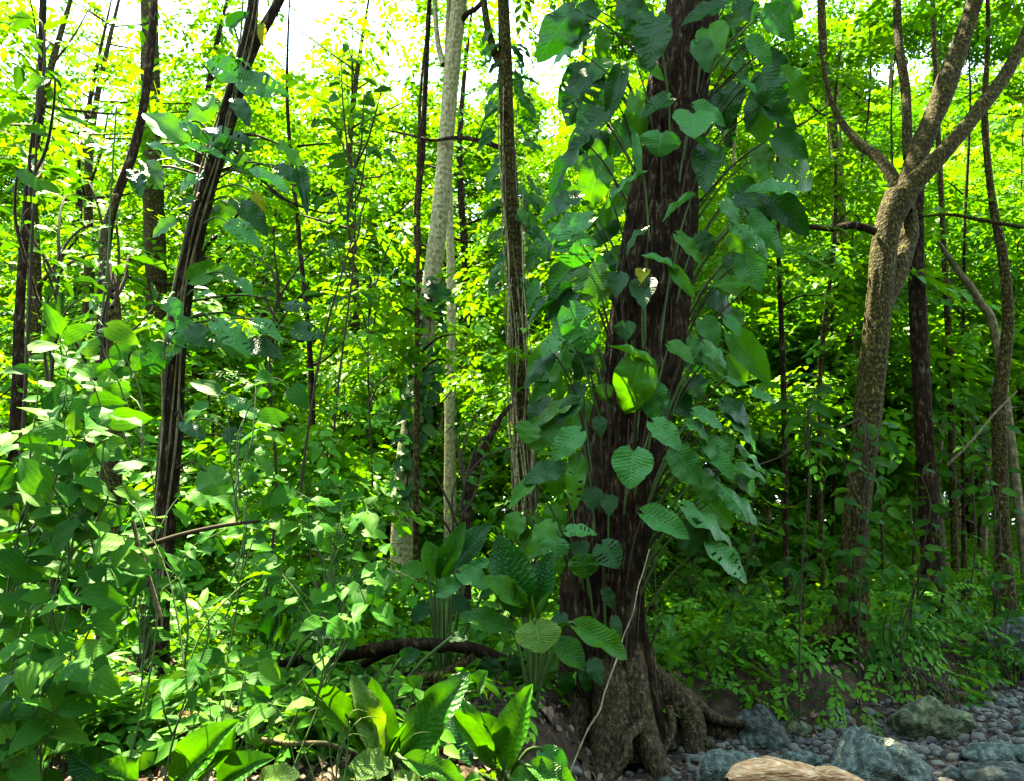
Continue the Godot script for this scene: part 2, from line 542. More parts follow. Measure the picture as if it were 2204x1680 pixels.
# ---------- far foliage: sprigs ----------
func sprig(count: int, len: float, lw: float, twig: float, style: int, seed_: int) -> ArrayMesh:
	var r := RandomNumberGenerator.new()
	r.seed = seed_
	var verts := PackedVector3Array()
	var uvs := PackedVector2Array()
	var idx := PackedInt32Array()
	var cols := PackedColorArray()
	for i in count:
		var v := float(i) / maxf(count - 1, 1)
		var s := 1.0 if i % 2 else -1.0
		var at := Vector3(sin(v * 2.0) * 0.06, -0.25 * v * v * twig, v * twig)
		var yaw := s * r.randf_range(0.7, 1.25) * (1.0 - 0.75 * v)
		if style == 2:   # whorl
			yaw = TAU * i / count + r.randf_range(-0.2, 0.2)
			at = Vector3.ZERO
		var d := Vector3(sin(yaw), r.randf_range(-0.45, 0.15), cos(yaw)).normalized()
		var n := (Vector3.UP + Vector3(r.randf_range(-0.5, 0.5), 0, r.randf_range(-0.5, 0.5))).normalized()
		var x := n.cross(d).normalized()
		n = d.cross(x)
		var l := len * r.randf_range(0.7, 1.2)
		var w := lw * r.randf_range(0.8, 1.15) * 0.5
		var o := verts.size()
		var b := at + d * l * 0.12
		var tone := r.randf_range(0.7, 1.25)
		var c := Color(tone * r.randf_range(0.85, 1.25), tone, tone * 0.9)
		for p in [b, b + d * l * 0.35 + x * w + n * w * 0.25, b + d * l * 0.35 - x * w + n * w * 0.25, b + d * l * 0.42, b + d * l * 0.72 + x * w * 0.72 - n * w * 0.05, b + d * l * 0.72 - x * w * 0.72 - n * w * 0.05, b + d * l - n * l * 0.12]:
			verts.append(p)
			uvs.append(Vector2.ZERO)
			cols.append(c)
		idx.append_array([o, o + 1, o + 3, o, o + 3, o + 2, o + 3, o + 1, o + 4, o + 3, o + 5, o + 2, o + 3, o + 4, o + 6, o + 3, o + 6, o + 5])
	if style != 2:
		var o := verts.size()
		for p in [Vector3(-0.004, 0, -0.1), Vector3(0.004, 0, -0.1), Vector3(0, -0.25 * twig, twig)]:
			verts.append(p)
			uvs.append(Vector2.ZERO)
			cols.append(Color(0.9, 0.5, 0.5))
		idx.append_array([o, o + 1, o + 2])
	return arrays(verts, uvs, idx, cols)

func make_sprigs() -> void:
	L.small = [sprig(15, 0.085, 0.04, 0.42, 0, 1), sprig(17, 0.075, 0.036, 0.45, 0, 2)]
	L.mid = [sprig(11, 0.13, 0.068, 0.48, 0, 3), sprig(10, 0.15, 0.075, 0.5, 0, 4)]
	L.whorl = [sprig(8, 0.20, 0.07, 0.0, 2, 5), sprig(7, 0.24, 0.085, 0.0, 2, 6)]
	L.far = [sprig(12, 0.24, 0.12, 0.8, 0, 7), sprig(12, 0.20, 0.11, 0.8, 0, 8)]

# places: Array of Transform3D, all relative to parent
func foliage(called: String, mesh: Mesh, places: Array, tones: Array, parent: Node3D) -> MultiMeshInstance3D:
	var mm := MultiMesh.new()
	mm.transform_format = MultiMesh.TRANSFORM_3D
	mm.use_colors = true
	mm.mesh = mesh
	mm.instance_count = places.size()
	for i in places.size():
		mm.set_instance_transform(i, places[i])
		var a: Color = tones[0]
		var b: Color = tones[1]
		var c := a.lerp(b, rng.randf())
		var k := rng.randf_range(0.8, 1.2)
		mm.set_instance_color(i, Color(c.r * k, c.g * k, c.b * k))
	var o := MultiMeshInstance3D.new()
	o.name = called
	o.multimesh = mm
	o.material_override = M.foliage
	o.set_meta("kind", "stuff")
	parent.add_child(o, true)
	return o

func sprig_at(p: Vector3, s: float, tilt := 0.5) -> Transform3D:
	var b := Basis(Vector3.UP, rng.randf() * TAU) * Basis(Vector3.RIGHT, rng.randf_range(-0.15, tilt)) * Basis(Vector3.BACK, rng.randf_range(-tilt, tilt))
	return Transform3D(b.scaled(Vector3.ONE * s * rng.randf_range(0.75, 1.25)), p)

func in_ball() -> Vector3:
	while true:
		var p := jitter(1.0)
		if p.length() < 1.0:
			return p
	return Vector3.ZERO

# a tree with a bent trunk, limbs and a crown of many clumps; blobs: [centre, radii, sprigs]
func forest_tree(called: String, label: String, group: String, foot: Vector3, pts: Array, radii: Array, bark: Material, blobs: Array, sprigs: Array, tones: Array, size: float, sides := 10) -> Node3D:
	var t := thing(called, label, "tree", foot, group)
	var rel := []
	for p in pts:
		rel.append(p - foot)
	part("trunk", tube(rel, radii, sides, 22, 0.10, 0.5, foot.x * 7.0), bark, t)
	var path := smooth_path(rel, 30)
	var lists := []
	for s in sprigs:
		lists.append([])
	for b in blobs:
		var c: Vector3 = b[0] - foot
		var k := 0
		var best := 1e9
		for i in 31:
			var d: float = path[i].distance_to(c - Vector3(0, 0.8, 0))
			if d < best:
				best = d
				k = i
		var r0 := lerp_list(radii, k / 30.0)
		if best < 4.0:
			part("limb", tube([path[k], path[k].lerp(c, 0.5) + Vector3(0, -0.08, 0) + jitter(0.1), c], [r0 * 0.45, r0 * 0.25, 0.01], 5, 8), bark, t)
		var clumps := []
		for i in maxi(4, int(b[2]) / 14):
			clumps.append(c + in_ball() * b[1])
		for i in int(b[2]):
			var p: Vector3 = pick(clumps) + in_ball() * Vector3(0.55, 0.28, 0.55) * size * 1.3
			if not overgrown(p + foot) and not in_shaft(p + foot):
				lists[rng.randi() % sprigs.size()].append(sprig_at(p, size))
	for i in sprigs.size():
		if lists[i].size():
			foliage("crown", sprigs[i], lists[i], tones, t)
	return t

# ---------- stones ----------
func stone_mesh(seed_: int, rough: float, flat: float, rings := 10, cut := 0.35) -> ArrayMesh:
	var f := FastNoiseLite.new()
	f.seed = seed_
	f.frequency = 0.9
	f.fractal_octaves = 4
	var verts := PackedVector3Array()
	var uvs := PackedVector2Array()
	var idx := PackedInt32Array()
	var planes := []
	var r := RandomNumberGenerator.new()
	r.seed = seed_
	for i in 7:
		planes.append([Vector3(r.randf_range(-1, 1), r.randf_range(-0.3, 1), r.randf_range(-1, 1)).normalized(), r.randf_range(0.62, 0.9)])
	for i in rings + 1:
		for j in rings * 2 + 1:
			var th := PI * i / rings
			var ph := TAU * (j % (rings * 2)) / (rings * 2)
			var d := Vector3(sin(th) * cos(ph), cos(th), sin(th) * sin(ph))
			var k := 1.0 + rough * f.get_noise_3dv(d * 1.3) + rough * 0.35 * f.get_noise_3dv(d * 5.0)
			for p in planes:
				var c: float = d.dot(p[0])
				if c * k > p[1]:
					k = lerpf(k, p[1] / c, 1.0 - cut)
			verts.append(d * k * Vector3(1, flat, 1))
			uvs.append(Vector2(float(j) / rings, float(i) / rings))
	for i in rings:
		for j in rings * 2:
			var o := i * (rings * 2 + 1) + j
			idx.append_array([o, o + 1, o + rings * 2 + 1, o + 1, o + rings * 2 + 2, o + rings * 2 + 1])
	return arrays(verts, uvs, idx)

# ---------- the scene ----------
func _ready() -> void:
	rng.seed = 20240611
	noise.seed = 5
	noise.frequency = 0.02
	rough_noise.seed = 9
	rough_noise.frequency = 0.03
	rough_noise.fractal_octaves = 4
	set_view()
	make_materials()
	make_leaves()
	make_sprigs()
	glades = [
		[[[860, 1120], [888, 900], [910, 740], [950, 440], [976, 120], [990, 0]], 48, 9.9, 0.93],
		[[[969, 1140], [968, 860], [972, 700], [970, 560]], 14, 10.9, 0.9],
		[[[1136, 1200], [1118, 860], [1104, 500], [1088, 150], [1082, 0]], 30, 9.3, 0.9],
		[[[1828, 1450], [1838, 1200], [1852, 1040], [1893, 640], [1935, 420]], 62, 7.7, 0.9],
		[[[1935, 440], [2040, 320], [2165, 160], [2215, 60]], 30, 8.2, 0.9],
		[[[1950, 420], [2010, 250], [2075, 80], [2090, 0]], 34, 8.3, 0.85],
		[[[345, 1200], [368, 950], [392, 640], [462, 350], [530, 110], [560, 0]], 30, 6.2, 0.75],
		[[[1310, 1680], [1300, 1250], [1372, 830], [1432, 380], [1490, 0]], 150, 5.9, 1.0],
		[[[900, 800], [898, 460], [916, 180], [925, 0]], 10, 12.3, 0.8],
		[[[2154, 1180], [2152, 860], [2160, 560]], 24, 9.1, 0.8],
		[[[1990, 900], [1975, 650], [1972, 480]], 22, 9.5, 0.75],
		[[[232, 500], [285, 330], [322, 120], [332, 0]], 16, 8.9, 0.85],
		[[[44, 860], [42, 650], [60, 440]], 24, 7.9, 0.7],
		[[[248, 800], [240, 640]], 22, 7.5, 0.7],
		[[[1770, 240], [1766, 0]], 18, 12.8, 0.85],
		[[[820, 1440], [820, 1700]], 230, 4.15, 0.97],
		[[[1080, 1440], [1080, 1700]], 130, 4.6, 0.97],
		[[[450, 1560], [450, 1700]], 170, 3.45, 0.97],
		[[[210, 1610], [210, 1700]], 130, 3.35, 0.95],
		[[[1120, 1130], [1120, 1440]], 190, 5.3, 0.95],
		[[[920, 1140], [920, 1420]], 90, 5.6, 0.85],
		[[[1800, 1440], [1800, 1700]], 420, 6.6, 1.0],
		[[[640, 0], [640, 170]], 60, 70.0, 0.95],
		[[[215, 170], [215, 340]], 50, 70.0, 0.95],
		[[[100, 120], [60, 300]], 30, 70.0, 0.6],
		[[[400, 0], [380, 110]], 40, 70.0, 0.8],
		[[[1195, 70], [1185, 300]], 36, 70.0, 0.93],
		[[[1012, 380], [1012, 540]], 26, 70.0, 0.92],
		[[[860, 60], [850, 180]], 32, 70.0, 0.85],
		[[[700, 560], [700, 600]], 30, 70.0, 0.6],
		[[[220, 1300], [220, 1460]], 130, 6.2, 0.5],
		[[[1050, 1370], [1050, 1700]], 270, 6.2, 0.85],
		[[[420, 1560], [420, 1700]], 330, 5.0, 0.45],
		[[[560, 20], [565, 90]], 24, 70.0, 0.6],
		[[[290, 20], [300, 100]], 26, 70.0, 0.6],
		[[[760, 300], [770, 360]], 26, 70.0, 0.6],
		[[[1020, 140], [1030, 230]], 26, 70.0, 0.7],
		[[[480, 300], [500, 360]], 22, 70.0, 0.5],
		[[[1000, 640], [1010, 700]], 20, 70.0, 0.5],
		[[[2120, 330], [2130, 420]], 24, 70.0, 0.5],
	]
	shafts = [[W(770, 1560, 4.0), 0.4, 1], [W(850, 1640, 3.9), 0.3, 1], [W(940, 1540, 4.0), 0.25, 1], [W(860, 1180, 4.0), 0.55], [W(80, 1000, 3.3), 0.5], [W(230, 1400, 7.0), 1.2], [W(120, 1420, 6.3), 1.0], [W(340, 1440, 6.3), 0.8], [W(1640, 1650, 4.95), 0.3], [W(420, 1620, 3.3), 0.3, 1], [W(580, 1660, 3.2), 0.2, 1], [W(1500, 1500, 6.1), 0.25], [W(640, 1100, 4.0), 0.55], [W(1900, 520, 8.0), 0.9], [W(1272, 390, 6.0), 0.35], [W(1100, 1560, 4.3), 0.3, 1], [W(1640, 700, 6.0), 0.35], [W(560, 1430, 3.7), 0.5], [W(1130, 1400, 4.9), 0.16], [W(300, 1000, 3.5), 0.5], [W(1870, 1600, 5.5), 0.3], [W(1480, 390, 5.8), 0.3], [W(1560, 330, 6.1), 0.3], [W(1700, 60, 6.1), 0.5], [W(1240, 1050, 5.8), 0.25], [W(1180, 200, 6.1), 0.4], [W(1620, 480, 5.9), 0.3]]
	build_ground()
	build_main_tree()
	build_second_tree()
	build_left_tree()
	build_middle_trunks()
	build_forest()
	build_stream_bed()
	build_basal_plants()
	build_shrubs()
	build_small_things()
	build_ground_cover()

func set_view() -> void:
	var cam := Camera3D.new()
	cam.name = "camera"
	cam.position = EYE
	cam.rotation_degrees = Vector3(PITCH, 0, 0)
	cam.fov = 52.67
	cam.near = 0.05
	cam.far = 900.0
	add_child(cam)
	cam.current = true
	var sun := DirectionalLight3D.new()
	sun.name = "sun"
	sun.light_energy = 1.6
	sun.light_color = Color(1.0, 0.95, 0.80)
	sun.light_angular_distance = 0.5
	sun.shadow_enabled = true
	add_child(sun)
	sun.look_at_from_position(SUNWARD, Vector3.ZERO)
	var sky := ProceduralSkyMaterial.new()
	sky.sky_top_color = Color(0.72, 0.83, 0.95)
	sky.sky_horizon_color = Color(0.93, 0.96, 0.98)
	sky.sky_curve = 0.2
	sky.ground_bottom_color = Color(0.10, 0.13, 0.06)
	sky.ground_horizon_color = Color(0.30, 0.36, 0.22)
	sky.sun_angle_max = 12.0
	var env := Environment.new()
	env.background_mode = Environment.BG_SKY
	env.sky = Sky.new()
	env.sky.sky_material = sky
	env.background_energy_multiplier = 0.48
	env.ambient_light_source = Environment.AMBIENT_SOURCE_SKY
	env.tonemap_mode = Environment.TONE_MAPPER_LINEAR
	env.tonemap_exposure = 17.5
	env.sdfgi_enabled = true
	env.ssao_enabled = true
	env.ssil_enabled = true
	var we := WorldEnvironment.new()
	we.name = "environment"
	we.environment = env
	add_child(we)

func build_ground() -> void:
	var n := 170
	var verts := PackedVector3Array()
	var uvs := PackedVector2Array()
	var idx := PackedInt32Array()
	for i in n + 1:
		for j in n + 1:
			var u := float(j) / n * 2.0 - 1.0
			var v := float(i) / n * 2.0 - 1.0
			var x := 9.0 * u + 400.0 * pow(u, 7.0) + 2.0
			var z := -6.0 + 8.0 * v + 400.0 * pow(v, 7.0)
			verts.append(Vector3(x, height(x, z), z))
			uvs.append(Vector2(x, z))
	for i in n:
		for j in n:
			var o := i * (n + 1) + j
			idx.append_array([o, o + 1, o + n + 1, o + 1, o + n + 2, o + n + 1])
	var g := part("ground", arrays(verts, uvs, idx), M.soil, self)
	g.set_meta("kind", "structure")
	g.set_meta("label", "dark forest floor and stony stream bank")

# climbing leaves listed as [base x, base y, tip x, tip y, width, nearness (m), facing 0 camera .. 1 up, look]
func climb(t: Node3D, rows: Array, origin: Vector2, k: float, z: float, axis: Array, trunk_r: float) -> void:
	for e in rows:
		var zb: float = z - e[5]
		var zt: float = z - e[5] - rng.randf_range(-0.03, 0.12)
		var b := W(origin.x + e[0] * k, origin.y + e[1] * k, zb)
		var tip := W(origin.x + e[2] * k, origin.y + e[3] * k, zt)
		tip += (tip - b) * 0.12
		var wide: float = e[4] * k / FOCAL * zb * 1.25
		var eye := (EYE - b).normalized()
		var f: float = e[6]
		var hint := (eye * (1.0 - f) + Vector3.UP * (0.25 + f) + jitter(0.18)).normalized()
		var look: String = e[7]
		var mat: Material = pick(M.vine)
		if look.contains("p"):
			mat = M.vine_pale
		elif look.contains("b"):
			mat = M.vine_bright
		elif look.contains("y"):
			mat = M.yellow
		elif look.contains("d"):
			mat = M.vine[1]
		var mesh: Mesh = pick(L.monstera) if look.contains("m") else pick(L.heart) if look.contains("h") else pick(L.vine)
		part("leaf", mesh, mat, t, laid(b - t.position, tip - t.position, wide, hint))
		# petiole back to the trunk
		var a0: Vector3 = axis[0]
		var a1: Vector3 = axis[axis.size() - 1]
		var s := clampf((b.y - a0.y - 0.15) / (a1.y - a0.y), 0.0, 1.0) * (axis.size() - 1)
		var ai := mini(int(s), axis.size() - 2)
		var c: Vector3 = axis[ai].lerp(axis[ai + 1], s - ai)
		var out := (b - c) * Vector3(1, 0, 1)
		var root := c + out.normalized() * trunk_r * 0.9
		if root.distance_to(b) > 0.06 and root.distance_to(b) < 0.95 and (e[5] > 0.0 or rng.randf() < 0.5):
			part("petiole", tube([root - t.position, root.lerp(b, 0.55) + Vector3(0, 0.07, 0) - t.position, b - t.position], [0.011, 0.008, 0.005], 5, 7), M.stem if rng.randf() < 0.6 else M.twig, t)

var main_axis := []

func build_main_tree() -> void:
	var z := 6.15
	var px := [[1318, 1600], [1305, 1450], [1300, 1250], [1325, 1050], [1372, 830], [1408, 600], [1432, 380], [1462, 180], [1492, 0], [1512, -180], [1540, -420]]
	var rad := [0.40, 0.34, 0.30, 0.315, 0.30, 0.285, 0.275, 0.25, 0.235, 0.22, 0.19]
	var pts := []
	for p in px:
		pts.append(W(p[0], p[1], z))
	main_axis = pts
	var foot: Vector3 = pts[0]
	foot.y = height(foot.x, foot.z) - 0.1
	var t := thing("giant_tree", "massive dark brown tree trunk wrapped in large climbing leaves on the stream bank", "tree", foot)
	var rel := []
	for p in pts:
		rel.append(p - foot)
	part("trunk", tube(rel, rad, 72, 190, 0.24, 0.3, 1.2), M.bark_dark, t)
	# buttress and surface roots
	var roots := [
		[[1345, 1380, 6.05], [1362, 1470, 5.9], [1385, 1570, 5.75], [1420, 1660, 5.6], [1450, 1720, 5.5], 0.13, 0.12, 0.10, 0.08, 0.05],
		[[1370, 1420, 6.25], [1410, 1468, 6.2], [1455, 1500, 6.15], [1490, 1560, 6.1], [1500, 1640, 6.0], [1560, 1700, 5.9], 0.10, 0.12, 0.11, 0.10, 0.08, 0.05],
		[[1300, 1400, 6.0], [1318, 1520, 5.8], [1310, 1610, 5.65], [1300, 1710, 5.5], 0.15, 0.14, 0.12, 0.1],
		[[1265, 1420, 6.1], [1245, 1530, 5.9], [1210, 1620, 5.7], [1160, 1700, 5.5], 0.13, 0.11, 0.08, 0.05],
		[[1420, 1460, 6.3], [1490, 1545, 6.35], [1560, 1585, 6.35], [1610, 1620, 6.3], [1680, 1650, 6.25], 0.09, 0.09, 0.08, 0.06, 0.04],
		[[1400, 1470, 6.2], [1470, 1490, 6.2], [1530, 1540, 6.25], [1600, 1560, 6.3], 0.06, 0.055, 0.045, 0.03],
		[[1395, 1550, 5.75], [1352, 1585, 5.55], [1350, 1620, 5.45], [1325, 1660, 5.4], [1290, 1690, 5.3], 0.04, 0.038, 0.035, 0.03, 0.02],
		[[1440, 1520, 5.95], [1448, 1570, 5.85], [1425, 1630, 5.75], [1440, 1690, 5.6], 0.03, 0.028, 0.025, 0.02],
		[[1480, 1560, 6.1], [1540, 1610, 6.0], [1620, 1630, 5.95], [1700, 1660, 5.9], 0.03, 0.026, 0.02, 0.012],
	]
	for r in roots:
		var p := []
		var w := []
		for e in r:
			if e is Array:
				p.append(W(e[0], e[1], e[2]) - foot)
			else:
				w.append(e)
		part("root", tube(p, w, 14, 26, 0.22, 0.0, p[0].x * 9), M.root, t)
	# limbs above the frame carry the crown that shades the bank
	for i in 6:
		var a := TAU * i / 6.0 + 0.4
		var tip := Vector3(cos(a) * 2.6, rel[10].y + 1.6 + 0.4 * (i % 3), sin(a) * 2.4)
		part("limb", tube([rel[8 + i % 3], rel[10].lerp(tip, 0.45) + Vector3(0, 0.4, 0), tip + Vector3(rel[10].x, 0, rel[10].z)], [0.12, 0.09, 0.02], 7, 10, 0.1), M.bark_dark, t)
	var lists := [[], []]
	for i in 30:
		var c := Vector3(rel[10].x, rel[10].y + 1.6, rel[10].z) + in_ball() * Vector3(3.6, 1.3, 3.4)
		for k in 34:
			var q := c + in_ball() * Vector3(0.8, 0.35, 0.8)
			if not in_shaft(q + foot):
				lists[rng.randi() % 2].append(sprig_at(q, 1.2))
	for i in 2:
		foliage("crown", L.mid[i], lists[i], [Color(0.035, 0.11, 0.02), Color(0.06, 0.17, 0.025)], t)

	# the climber
	var v := thing("climbing_vine", "dark glossy climber with big split and heart shaped leaves on the giant trunk", "vine", foot)
	var A := [
		[420, 60, 190, 300, 230, 0.1, 0.1, "d"], [430, 330, 240, 345, 110, 0.25, 0.5, "p"], [520, 190, 390, 330, 150, 0.0, 0.3, ""], [600, 190, 590, 400, 95, -0.1, 0.1, "b"], [740, 5, 775, 175, 130, 0.1, 0.2, ""], [950, 110, 890, 390, 230, 0.45, 0.0, "d"],
		[540, 460, 370, 712, 220, 0.1, 0.1, "dm"], [720, 460, 640, 755, 125, 0.2, 0.1, "d"], [600, 740, 370, 965, 150, 0.2, 0.3, "dm"], [810, 630, 850, 925, 120, 0.3, 0.0, "b"], [985, 872, 975, 990, 235, 0.45, 0.3, "p"], [1190, 748, 1205, 872, 245, 0.5, 0.3, "p"],
		[1040, 650, 880, 738, 120, 0.35, 0.2, "d"], [1200, 700, 1390, 800, 95, 0.4, 0.3, "p"], [1220, 280, 1295, 445, 135, 0.4, 0.2, ""], [1290, 190, 1370, 322, 195, 0.35, 0.2, "b"], [1400, 40, 1150, 95, 125, 0.35, 0.2, ""], [1500, 110, 1330, 190, 90, 0.3, 0.2, ""],
		[1590, 20, 1410, 155, 140, -0.1, 0.2, "b"], [1690, 70, 1835, 235, 155, 0.2, 0.1, ""], [1850, 240, 2068, 292, 95, 0.2, 0.4, "p"], [1560, 265, 1700, 408, 105, 0.3, 0.3, "p"], [1640, 480, 1750, 675, 205, 0.3, 0.0, "d"], [1380, 400, 1640, 500, 110, 0.0, 0.3, "b"],
		[1770, 470, 1945, 645, 145, 0.1, 0.1, "b"], [1500, 545, 1607, 592, 52, 0.3, 0.5, "p"], [1600, 690, 1660, 905, 175, 0.0, 0.0, "b"], [1650, 690, 1860, 825, 115, 0.2, 0.3, ""], [1720, 900, 1935, 1015, 155, 0.2, 0.2, ""], [1760, 1060, 2005, 1205, 235, 0.0, 0.1, "m"],
		[1850, 1262, 1580, 1200, 135, 0.35, 0.3, "p"], [1700, 1290, 1935, 1515, 165, 0.15, 0.0, "d"], [1460, 1470, 1748, 1612, 112, 0.4, 0.3, "pm"], [1560, 1400, 1785, 1635, 125, 0.25, 0.2, "p"], [1400, 1320, 1532, 1452, 125, 0.4, 0.4, "p"], [1210, 930, 1422, 1068, 60, 0.5, 0.6, "p"],
		[1290, 980, 1280, 1218, 175, 0.4, 0.0, "d"], [1090, 1545, 1262, 1682, 85, 0.45, 0.3, "b"], [1230, 1540, 1312, 1662, 115, 0.4, 0.1, "d"], [600, 1050, 480, 1305, 195, 0.1, 0.0, "b"], [520, 950, 610, 1065, 115, 0.0, 0.1, "b"], [480, 930, 220, 1245, 115, 0.2, 0.5, "d"],
		[440, 1280, 190, 1345, 125, 0.2, 0.3, ""], [520, 1430, 168, 1542, 155, 0.3, 0.3, "p"], [420, 1540, 390, 1740, 260, 0.35, 0.2, "pm"], [350, 1500, 80, 1685, 155, 0.2, 0.3, "dm"], [870, 1140, 650, 1248, 75, 0.45, 0.5, "p"], [1180, 1300, 1000, 1412, 65, 0.5, 0.6, "p"],
		[890, 1500, 700, 1592, 75, 0.4, 0.5, ""], [720, 1330, 560, 1502, 115, 0.0, 0.1, "b"], [650, 1300, 625, 1485, 45, 0.3, 0.2, "b"], [812, 900, 840, 1132, 55, 0.4, 0.3, "p"], [1350, 620, 1480, 900, 150, 0.1, 0.2, "d"], [1480, 560, 1400, 760, 140, 0.2, 0.1, "d"], [1500, 1260, 1650, 1400, 150, 0.1, 0.2, "d"],
		[560, 60, 400, 130, 150, 0.0, 0.3, "d"], [640, 400, 480, 470, 130, 0.1, 0.3, ""], [1560, 1060, 1700, 1150, 120, 0.1, 0.2, "b"], [820, 420, 990, 500, 80, 0.4, 0.4, "b"], [1480, 20, 1600, 90, 120, 0.1, 0.3, ""], [1640, 620, 1560, 820, 130, 0.0, 0.1, ""], [780, 40, 900, 130, 120, 0.2, 0.3, "d"], [1700, 10, 1900, 90, 170, -0.2, 0.1, "b"],
	]
	climb(v, A, Vector2(1101, 0), 0.3278, z, main_axis, 0.27)
	var B := [
		[510, 80, 575, 312, 245, 0.3, 0.1, ""], [420, 50, 240, 225, 165, 0.15, 0.2, "d"], [380, 230, 115, 405, 125, 0.2, 0.4, "d"], [400, 215, 245, 395, 155, 0.25, 0.2, "d"], [385, 345, 575, 602, 235, 0.5, 0.2, "pm"], [360, 500, 178, 605, 135, 0.4, 0.4, "pm"], [280, 640, 58, 795, 95, 0.3, 0.4, "d"], [330, 640, 290, 932, 115, 0.1, 0.1, "bm"],
		[885, 692, 668, 578, 95, 0.5, 0.4, "b"], [850, 680, 755, 1012, 240, 0.5, 0.1, "b"], [940, 850, 925, 1062, 165, 0.42, 0.1, "p"], [865, 165, 870, 322, 155, 0.36, 0.0, "dh"], [750, 440, 748, 556, 122, 0.38, 0.0, "dh"], [860, 95, 855, 164, 82, 0.42, 0.0, "yh"], [885, 12, 1132, 62, 90, 0.5, 0.4, "p"], [1055, 85, 1188, 252, 75, 0.45, 0.2, "b"],
		[1530, 0, 1632, 202, 175, 0.2, 0.1, "p"], [1582, 190, 1328, 160, 80, 0.3, 0.4, "b"], [1410, 420, 1498, 512, 72, 0.3, 0.3, "p"], [1450, 520, 1682, 802, 155, 0.1, 0.1, "b"], [1250, 420, 1352, 572, 125, 0.3, 0.1, ""], [1270, 580, 1442, 702, 95, 0.4, 0.3, "p"], [1035, 590, 1182, 682, 95, 0.45, 0.3, ""], [1420, 800, 1742, 862, 75, 0.2, 0.6, "p"],
		[1580, 900, 1722, 932, 85, 0.3, 0.6, "p"], [1390, 960, 1612, 1062, 135, 0.2, 0.3, ""], [1200, 1020, 1397, 1102, 115, 0.4, 0.35, "p"], [1160, 1090, 1352, 1172, 105, 0.42, 0.35, "p"], [930, 1090, 1102, 1232, 140, 0.55, 0.25, "p"], [1400, 1040, 1637, 1232, 105, 0.2, 0.4, "p"], [1290, 1210, 1472, 1382, 145, 0.35, 0.2, "p"], [1070, 1280, 1242, 1482, 175, 0.45, 0.15, "p"],
		[1250, 1250, 1452, 1432, 105, 0.3, 0.3, "p"], [1250, 1440, 1292, 1612, 115, 0.35, 0.2, ""], [1350, 1500, 1602, 1682, 95, 0.3, 0.4, "pm"], [1500, 1250, 1712, 1367, 70, 0.1, 0.5, "p"], [450, 1150, 262, 1272, 145, 0.45, 0.15, "p"], [800, 1275, 780, 1497, 220, 0.55, 0.05, "p"], [575, 1060, 590, 1172, 85, 0.36, 0.0, "dh"], [440, 1330, 400, 1632, 105, 0.4, 0.1, "bm"],
		[340, 1390, 98, 1442, 145, 0.2, 0.2, ""], [140, 1480, 0, 1622, 95, 0.2, 0.3, "b"], [525, 1530, 530, 1662, 125, 0.4, 0.0, "dh"], [640, 1570, 645, 1682, 100, 0.4, 0.0, "dh"], [430, 950, 158, 1052, 105, 0.3, 0.3, ""], [450, 960, 300, 1072, 110, 0.35, 0.2, "d"], [600, 0, 660, 130, 120, 0.3, 0.1, "d"], [700, 120, 690, 260, 120, 0.35, 0.0, "dh"],
		[620, 850, 600, 950, 90, 0.4, 0.1, "h"], [1000, 880, 1015, 1060, 70, 0.4, 0.2, "d"], [1180, 540, 1230, 690, 80, 0.3, 0.2, ""], [1300, 260, 1450, 330, 130, 0.1, 0.3, "d"], [180, 180, 110, 330, 90, 0.1, 0.4, ""], [500, 640, 430, 800, 120, 0.2, 0.1, "d"], [460, 850, 380, 960, 100, 0.2, 0.2, "d"], [1260, 640, 1390, 760, 100, 0.2, 0.2, "b"], [1480, 1420, 1620, 1540, 110, 0.1, 0.3, ""],
	]
	climb(v, B, Vector2(1101, 550.6), 0.3278, z, main_axis, 0.29)
	var C := [
		[1460, 65, 1625, 60, 95, 0.5, 0.3, "pm"], [1380, 118, 1372, 242, 155, 0.5, 0.15, "pm"], [1680, 150, 1785, 278, 160, 0.5, 0.1, "m"], [1560, 225, 1572, 370, 160, 0.52, 0.1, "m"], [1540, 140, 1545, 245, 105, 0.45, 0.05, "dh"], [1360, 10, 1230, 130, 120, 0.4, 0.3, "b"], [1400, 240, 1420, 350, 70, 0.5, 0.2, "b"],
		[1310, 885, 1340, 1080, 145, 0.5, 0.1, ""], [970, 890, 930, 1004, 105, 0.6, 0.2, "d"], [1105, 880, 1130, 1022, 90, 0.55, 0.1, "d"], [1620, 900, 1670, 1030, 90, 0.45, 0.1, "d"], [1440, 990, 1470, 1152, 90, 0.5, 0.1, "d"], [1700, 440, 1760, 560, 70, 0.4, 0.1, "d"], [1560, 970, 1600, 1130, 60, 0.45, 0.1, "d"], [1760, 620, 1790, 740, 60, 0.45, 0.1, "d"], [1420, 600, 1400, 720, 90, 0.5, 0.1, "d"],
	]
	climb(v, C, Vector2(734.7, 1120.1), 0.3333, z, main_axis, 0.31)
	var D := [[1385, 1105, 1477, 1147, 46, 0.5, 0.35, "p"], [1478, 1090, 1602, 1142, 52, 0.4, 0.35, "p"], [1528, 1168, 1613, 1242, 48, 0.35, 0.3, "pm"], [1470, 1130, 1520, 1182, 60, 0.4, 0.1, "d"], [1560, 1060, 1640, 1110, 40, 0.2, 0.3, "p"], [1430, 1330, 1470, 1372, 20, 0.2, 0.3, "b"], [1560, 1010, 1660, 1000, 36, 0.2, 0.4, ""]]
	climb(v, D, Vector2.ZERO, 1.0, z, main_axis, 0.3)
